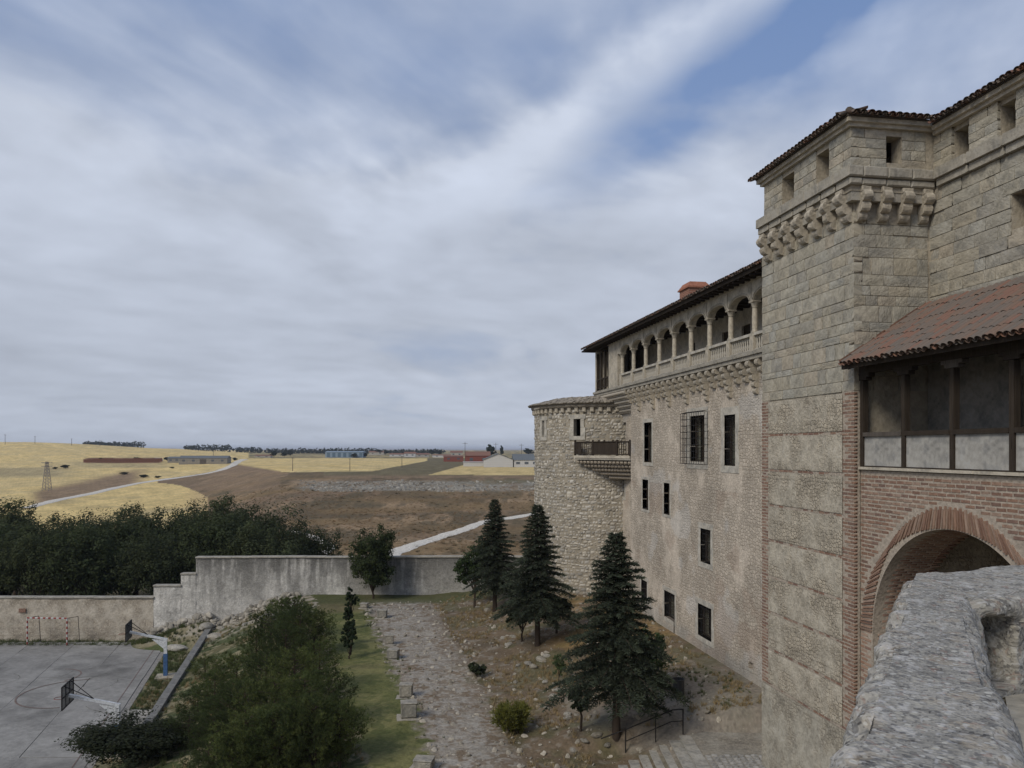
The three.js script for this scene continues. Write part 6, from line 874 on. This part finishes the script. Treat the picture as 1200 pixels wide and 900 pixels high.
  plant('broom_bush', yb, 'round yellow green bush on the bank beside the path', 'shrub', null, gAt(601, 858), 0, [1.05, 1.05, 1.05]);
  // weeds along foot of walls, dry grass on the banks
  const blade = (seed, h, n) => { const r = rng(seed), s = new Soup(); for (let k = 0; k < n; k++) { const a = r() * 6.28, o = V((r() - 0.5) * 0.2, -0.03, (r() - 0.5) * 0.2), l = h * (0.5 + r() * 0.7), tip = V(o.x + Math.cos(a) * l * 0.7 * r(), l, o.z + Math.sin(a) * l * 0.7 * r()); s.blade(o, tip, V(Math.sin(a) * 0.012, 0, Math.cos(a) * 0.012), [1, 1, 1]); } const g = s.build(); g.deleteAttribute('color'); return g; };
  const r = rng(444), mt = new THREE.Matrix4(), q = new THREE.Quaternion(), cc = new THREE.Color();
  const scatter = (name, geo, base, n, pick, label, H = gH) => { const im = new THREE.InstancedMesh(geo, std([1, 1, 1]), n); im.name = name; let k = 0, guard = 0; while (k < n && guard++ < n * 40) { const c = pick(); if (!c) continue; const [L, D, s] = c; q.setFromAxisAngle(V(0, 1, 0), r() * 6.28); mt.compose(LD(L, D, H(L, D)), q, V(s, s * (0.6 + r() * 0.5), s)); im.setColorAt(k, cc.setRGB(...tone(base, r, 0.5))); im.setMatrixAt(k++, mt); } im.count = k; scene.add(im); mark(im, label, 'grass', null, 'stuff'); };
  scatter('dry_grass', blade(1, 0.3, 26), [0.28, 0.215, 0.115], 3600, () => { const D = 27 + r() * 36; const t = r(); let L; if (t < 0.5) L = lerp(LpathR(D) + 0.3, Lfront(D) - 0.2, r()); else if (t < 0.9) L = lerp(Lret(D) + 0.3, Lgrass(D), r()); else { L = lerp(Lcourt(D) + 0.5, Lret(D) - 0.3, r()); } if (D < 31.8 && L > 3) return null; if (fbm(L * 0.5 + 8, D * 0.5 + 3, 3) < 0.52) return null; return [L, D, 0.3 + r() * 0.7]; }, 'tufts of straw coloured dry grass on the banks');
  scatter('green_weeds', blade(2, 0.32, 30), [0.085, 0.10, 0.04], 2400, () => { const t = r(); let L, D; if (t < 0.35) { D = 63 + r() * 1.8; L = -44 + r() * 18; } else if (t < 0.6) { D = 40 + r() * 24; L = lerp(Lcourt(D) + 0.5, Lret(D) - 0.3, r()); } else if (t < 0.8) { D = 34 + r() * 28; L = lerp(Lret(D) + 0.3, Lgrass(D), r()); } else { D = 29 + r() * 33; L = LpathL(D) + (r() - 0.5) * 1.4; if (r() < 0.5) { D = 32 + r() * 6; L = 6.5 + r() * 3.5; if (fbm(L * 0.8, D * 0.8, 3) < 0.52) return null; return [L, D, 0.2 + r() * 0.4]; } if (fbm(L * 0.7 + 4, D * 0.7 + 3, 3) < 0.55) return null; return [L, D, 0.2 + r() * 0.35]; } return [L, D, 0.4 + r() * 0.7]; }, 'green weeds along the court edge and foot of the walls');
  // tussocks all over the scrub beyond the wall
  const tuss = (() => { const r = rng(9), s = new Soup(); for (let k = 0; k < 34; k++) { const d = dirRnd(r); d.y = Math.abs(d.y) * 0.7 + 0.1; const o = V(d.x * 0.35, -0.05, d.z * 0.35); s.blade(o, V(o.x + d.x * 0.5, d.y * 0.8, o.z + d.z * 0.5), V(-d.z * 0.06, 0, d.x * 0.06), [1, 1, 1]); } const g = s.build(); g.deleteAttribute('color'); return g; })();
  const px = (L, D) => 600 + FOCAL * L / D;
  scatter('scrub_tussocks', tuss, [0.24, 0.165, 0.09], 6000, () => { const D = 75 * Math.pow(3.6, r()), L = lerp(-0.36, 0.04, r()) * D; if (fbm(L * 0.05 + 8, D * 0.05 + 3, 4) < 0.46) return null; return [L, D, 0.2 + r() * 0.45]; }, 'brown tussocks of dry scrub spread over the land beyond the wall', tH);
  scatter('dark_scrub', tuss, [0.13, 0.105, 0.06], 900, () => { const D = 75 * Math.pow(3.8, r()), L = lerp(-0.38, 0.04, r()) * D; if (fbm(L * 0.04 + 38, D * 0.06 + 31, 4) < 0.52) return null; return [L, D, 0.3 + r() * 0.7]; }, 'darker low scrub patches on the land beyond the wall', tH);
}
// ================================================================ FAR AWAY
{
  const far = (px, py) => farAt(px, py), H = (p, n) => n * toLD(p.x, -p.z)[1] / FOCAL;      // n photo pixels at that distance, in metres
  const bush = broadleaf(401, 3, 1.6, 1.4, { clumps: 40, leaves: 26, size: 0.35, base: [0.032, 0.042, 0.022], trunk: 0.15, low: 0.2 });
  const wide = broadleaf(402, 6, 3.2, 2.7, { clumps: 60, leaves: 30, size: 0.5, base: [0.032, 0.042, 0.024], trunk: 0.2, low: 0.2 });
  const farTree = (px, py, h, w, geo, H0, label, group) => { const p = far(px, py), s = H(p, h) / H0, x = w ? H(p, w) / (geo === wide ? 6.4 : 3.2) : s; return plant('field_tree', geo, label, 'tree', group, p, px, [x, s, x]); };
  [[77, 549, 4.5, 11], [65, 550, 3, 6], [146, 556, 3, 12], [168, 560, 4, 12], [196, 540, 4.5, 8], [202, 549, 2, 6]].forEach(([x, y, h, w]) => farTree(x, y, h, w, bush, 3, 'low dark bush out on the stubble slope', 'bushes on the stubble slope'));
  [[118, 540, 4, 5], [160, 540, 4.5, 8], [185, 560.5, 3, 8], [275, 540, 4, 6]].forEach(([x, y, h, w]) => farTree(x, y, h, w, bush, 3, 'dark bush growing along the far lane and earth bank', 'bushes along the lane'));
  // lines of wood on the skyline
  const line = (x0, x1, y, h, n, seed, label) => { const s = new Soup(), r = rng(seed), m = new THREE.Matrix4(), qq = new THREE.Quaternion(); for (let k = 0; k < n; k++) { const px = lerp(x0, x1, (k + r() * 0.8) / n), p = atPx(px, y, 1180 + r() * 160); const gy = tH(...toLD(p.x, -p.z)), hh = Math.max(4, (atPx(px, y - h * (0.6 + 0.6 * r()), toLD(p.x, -p.z)[1]).y - gy)); for (let i = 0; i < 40; i++) { const e = dirRnd(r), c = V(p.x + e.x * 5, gy + hh * (0.45 + 0.5 * e.y * Math.abs(e.y)) , p.z + e.z * 5), u = dirRnd(r).multiplyScalar(1.3), v = V(0, 0, 0).crossVectors(u, dirRnd(r)).normalize().multiplyScalar(1.3); s.quad(c, u, v, tone([0.028, 0.036, 0.024], r)); } } const o = obj('distant_woods', s.build(), M.leaf); mark(o, label, 'woods', null, 'stuff'); };
  line(100, 168, 521, 3.6, 26, 1, 'flat dark line of woods on the hilltop skyline'); line(218, 270, 524, 3, 22, 2, 'dark strip of woods on the skyline above the farm'); line(275, 306, 526, 2.5, 12, 3, 'small dark copse on the skyline beside the lane'); line(312, 440, 528, 3, 52, 4, 'long dark wood on the skyline behind the pale blue shed'); line(440, 520, 530, 3.5, 26, 5, 'dark trees scattered along the skyline behind white houses');
  [[321, 536, 7, 9], [333, 536, 6, 8], [340, 535, 7, 9], [415, 536.5, 5, 8], [428, 536, 5, 6], [444, 533, 6, 9], [452, 533, 5, 8], [495, 534, 5, 8], [506, 534, 7, 8], [515, 534, 6, 7]].forEach(([x, y, h, w]) => farTree(x, y, h, w, wide, 6, 'dark tree at the edge of the far stubble fields', 'trees at the edge of the far fields'));
  farTree(575, 537, 15, 13, wide, 6, 'tall dark tree rising behind the red brick house'); farTree(588, 536, 13, 5, wide, 6, 'slim dark tree behind the white gabled barn'); farTree(601, 546, 4, 3, bush, 3, 'small dark bush against the white barn wall'); farTree(619, 534, 8, 14, wide, 6, 'dark tree rising beyond the grey barn roof');
  // houses and barns
  const white = std([0.62, 0.61, 0.58], { map: tGrain }), cream = std([0.45, 0.42, 0.36], { map: tGrain }), redb = std([0.26, 0.085, 0.06], { map: tGrain }), slate = std([0.17, 0.185, 0.19], { map: tGrain }), bluish = std([0.30, 0.37, 0.43], { map: tGrain }), blu2 = std([0.14, 0.20, 0.25], { map: tGrain }), rtile = std([0.26, 0.14, 0.10], { map: tGrain }), stone = std([0.27, 0.25, 0.215], { map: tStone });
  const house = (name, label, cat, px0, px1, py, hw, hr, depth, wallM, roofM, win = 0, gableToLens = false, group) => {
    const p = far((px0 + px1) / 2, py), w = H(p, px1 - px0), h = H(p, hw), rh = H(p, hr), o = thing(name, label, cat, group, p.toArray(), -YAW + 0.06); 
    obj('wall', bx(-w / 2, w / 2, -1.5, h, -depth / 2, depth / 2), wallM, o);
    const s = new THREE.Shape(); let g; if (gableToLens) { s.moveTo(-w / 2 - 0.2, h); s.lineTo(w / 2 + 0.2, h); s.lineTo(0, h + rh); s.closePath(); g = new THREE.ExtrudeGeometry(s, { depth: depth + 0.02, bevelEnabled: false }); g.translate(0, 0, -depth / 2 - 0.01); obj('gable', boxUV(g), wallM, o); const q = new THREE.Shape([[-w / 2 - 0.4, h - 0.1], [0, h + rh - 0.0], [w / 2 + 0.4, h - 0.1], [w / 2 + 0.4, h + 0.15], [0, h + rh + 0.3], [-w / 2 - 0.4, h + 0.15]].map(v => new THREE.Vector2(...v))); const g2 = new THREE.ExtrudeGeometry(q, { depth: depth + 0.6, bevelEnabled: false }); g2.translate(0, 0, -depth / 2 - 0.3); obj('roof', boxUV(g2), roofM, o); }
    else { s.moveTo(-depth / 2 - 0.3, h); s.lineTo(depth / 2 + 0.3, h); s.lineTo(0, h + rh); s.closePath(); g = new THREE.ExtrudeGeometry(s, { depth: w + 0.6, bevelEnabled: false }); g.rotateY(Math.PI / 2); g.translate(-w / 2 - 0.3, 0, 0); obj('roof', boxUV(g), roofM, o); }
    for (let k = 0; k < win; k++) { const x = lerp(-w / 2, w / 2, (k + 0.5) / win); obj('window', bx(x - Math.min(0.9, w / win * 0.28), x + Math.min(0.9, w / win * 0.28), h * 0.42, h * 0.76, depth / 2, depth / 2 + 0.06), M.pane, o); }
    return o;
  };
  const farm = house('farm_building', 'long low grey farm building beside the far dirt lane', 'farm building', 213, 268, 543.5, 6.5, 3, 9, stone, slate, 5); { const w = 2; const d = obj('door', bx(-w, w, 0, 3, 4.5, 4.58), M.greyWood, farm); }
  house('farm_shed', 'small grey farm shed joined to the long farm building', 'farm building', 199, 213, 542, 5, 2, 8, stone, slate, 2);
  const shed = house('industrial_shed', 'long pale blue industrial shed with pilasters on the skyline', 'industrial building', 384, 427, 536, 6.5, 0.8, 24, bluish, std([0.34, 0.42, 0.50], { map: tGrain }), 0); { const p = shed.position, w = H(p, 43), h = H(p, 6.2); for (let k = 0; k < 7; k++) { const x = lerp(-w / 2, w / 2, (k + 0.12) / 7); obj('bay_panel', bx(x + 1, x + w / 7 * 0.76, 0.4, h * 0.9, 12, 12.12), blu2, shed); } }
  house('brick_house', 'red brown brick house beside the white gabled barn', 'house', 545, 574, 544, 10, 5, 12, redb, rtile, 2); house('garden_annex', 'white annex wall in front of the red brick house', 'building', 543, 567, 546.5, 5, 0.6, 3, white, white, 0);
  const wh = far(583.5, 547); house('white_barn', 'white barn with its gable turned towards the castle', 'barn', 567, 600, 547, 8.5, 6.5, 14, white, slate, 0, true); const long = house('long_barn', 'long white barn with grey roof and row of square windows', 'barn', 601, 640, 547, 8, 7, 14, white, slate, 4);
  [[433, 450, 533, 3, 1.5, cream], [457, 473, 535, 2.5, 1.5, white], [474, 487, 535.5, 4, 2, white], [488, 503, 535.5, 3, 1.5, cream], [507, 528, 536, 2.5, 1, white], [520, 543, 541, 6, 1.5, redb], [528, 542, 535, 4.5, 2, cream], [300, 318, 536, 2, 1, cream]].forEach(([a, b, y, h, rr, m], i) => house('village_house', ['cream house at the skyline beside the blue shed', 'low white wall house among the skyline trees', 'white house with low roof on the skyline', 'cream house with shallow roof on the skyline', 'long low white building at the far field edge', 'low red brick store beside the red house', 'cream house behind the red brick store', 'cream hut beside the far lane'][i], 'house', a, b, y, h, rr, 8, m, i === 5 ? rtile : rtile, 2, false, 'houses along the skyline'));
  { const p = far(186, 540.5), v = thing('white_van', 'white van parked below the far farm shed', 'van', null, p.toArray(), -YAW); const sh = new THREE.Shape([[-2.6, 0.35], [2.5, 0.35], [2.6, 1.2], [1.9, 1.35], [1.3, 2.2], [-2.6, 2.3]].map(q => new THREE.Vector2(...q))), g = new THREE.ExtrudeGeometry(sh, { depth: 1.9, bevelEnabled: true, bevelSize: 0.05, bevelThickness: 0.05, bevelSegments: 1 }); g.translate(0, 0, -0.95); obj('body', g, white, v); obj('side_window', bx(0.2, 1.2, 1.4, 2.0, 1.0, 1.02), M.pane, v); for (const x of [-1.7, 1.6]) for (const z of [-0.85, 0.85]) { const c = new THREE.CylinderGeometry(0.36, 0.36, 0.22, 14); c.rotateX(Math.PI / 2); c.translate(x, 0.36, z); obj('wheel', c, M.dark, v); } }
  // poles, pylon
  const pole = (px, py, n, label, arm = 1) => { const p = far(px, py), h = H(p, n), o = thing('utility_pole', label, 'utility pole', 'utility poles across the fields', p.toArray(), -YAW); const r0 = Math.max(0.14, H(p, 0.28)); obj('shaft', tube([V(0, -0.5, 0), V(0, h, 0)], r0, r0 * 0.7, 6), M.greyWood, o); if (arm) obj('cross_arm', bx(-h * 0.11, h * 0.11, h * 0.93, h * 0.93 + r0, -r0 / 2, r0 / 2), M.greyWood, o); };
  [[6, 521, 12], [41, 520, 9], [84, 522, 8], [117, 523, 7], [168, 524, 6], [250, 543, 15]].forEach(q => pole(...q, 'wooden utility pole on the stubble slope'));
  [[343, 552, 16], [410, 552, 15], [471, 548, 14], [545, 546, 28], [581, 545, 26], [611, 546, 26]].forEach(q => pole(...q, 'thin utility pole near the far houses and sheds'));
  { const p = far(55, 575), h = H(p, 34), o = thing('lattice_pylon', 'grey steel lattice pylon standing beside the dirt lane', 'pylon', null, p.toArray(), -YAW), g = [], r = 0.1, w0 = 1.3, w1 = 0.35; const c = (k, y) => { const w = lerp(w0, w1, y / h); return V([-1, 1, 1, -1][k] * w, y, [-1, -1, 1, 1][k] * w); }; for (let k = 0; k < 4; k++) { obj('leg', rod(c(k, -0.5), c(k, h), r, 4), std([0.22, 0.20, 0.19]), o); for (let s = 0; s < 9; s++) { const a = h * s / 9, b = h * (s + 1) / 9; g.push(rod(c(k, a), c((k + 1) % 4, b), 0.05, 3), rod(c((k + 1) % 4, a), c(k, b), 0.05, 3)); } } obj('bracing', merge(g), std([0.22, 0.20, 0.19]), o); for (const f of [0.83, 0.95]) obj('cross_arm', bx(-2.2, 2.2, h * f, h * f + 0.22, -0.15, 0.15), std([0.2, 0.185, 0.175]), o); }
  { const a = far(98, 542), b = far(190, 541), n = 8; const o = thing('earth_wall', 'long low red earth wall across the stubble below the farm', 'wall', null); for (let k = 0; k < n; k++) { const p = a.clone().lerp(b, k / n), q = a.clone().lerp(b, (k + 1) / n), L = p.distanceTo(q), y0 = tH(...toLD(p.x, -p.z)), g = bx(0, L, -1, 2.2 + (k % 3) * 0.3, -0.6, 0.6); g.rotateY(Math.atan2(-(q.z - p.z), q.x - p.x)); g.translate(p.x, y0, p.z); obj('wall_length', boxUV(g), std([0.20, 0.095, 0.062], { map: tStone }), o); } }
}
scene.traverse(o => { if (o.isMesh) { o.castShadow = true; o.receiveShadow = true; } });
renderer.render(scene, camera);
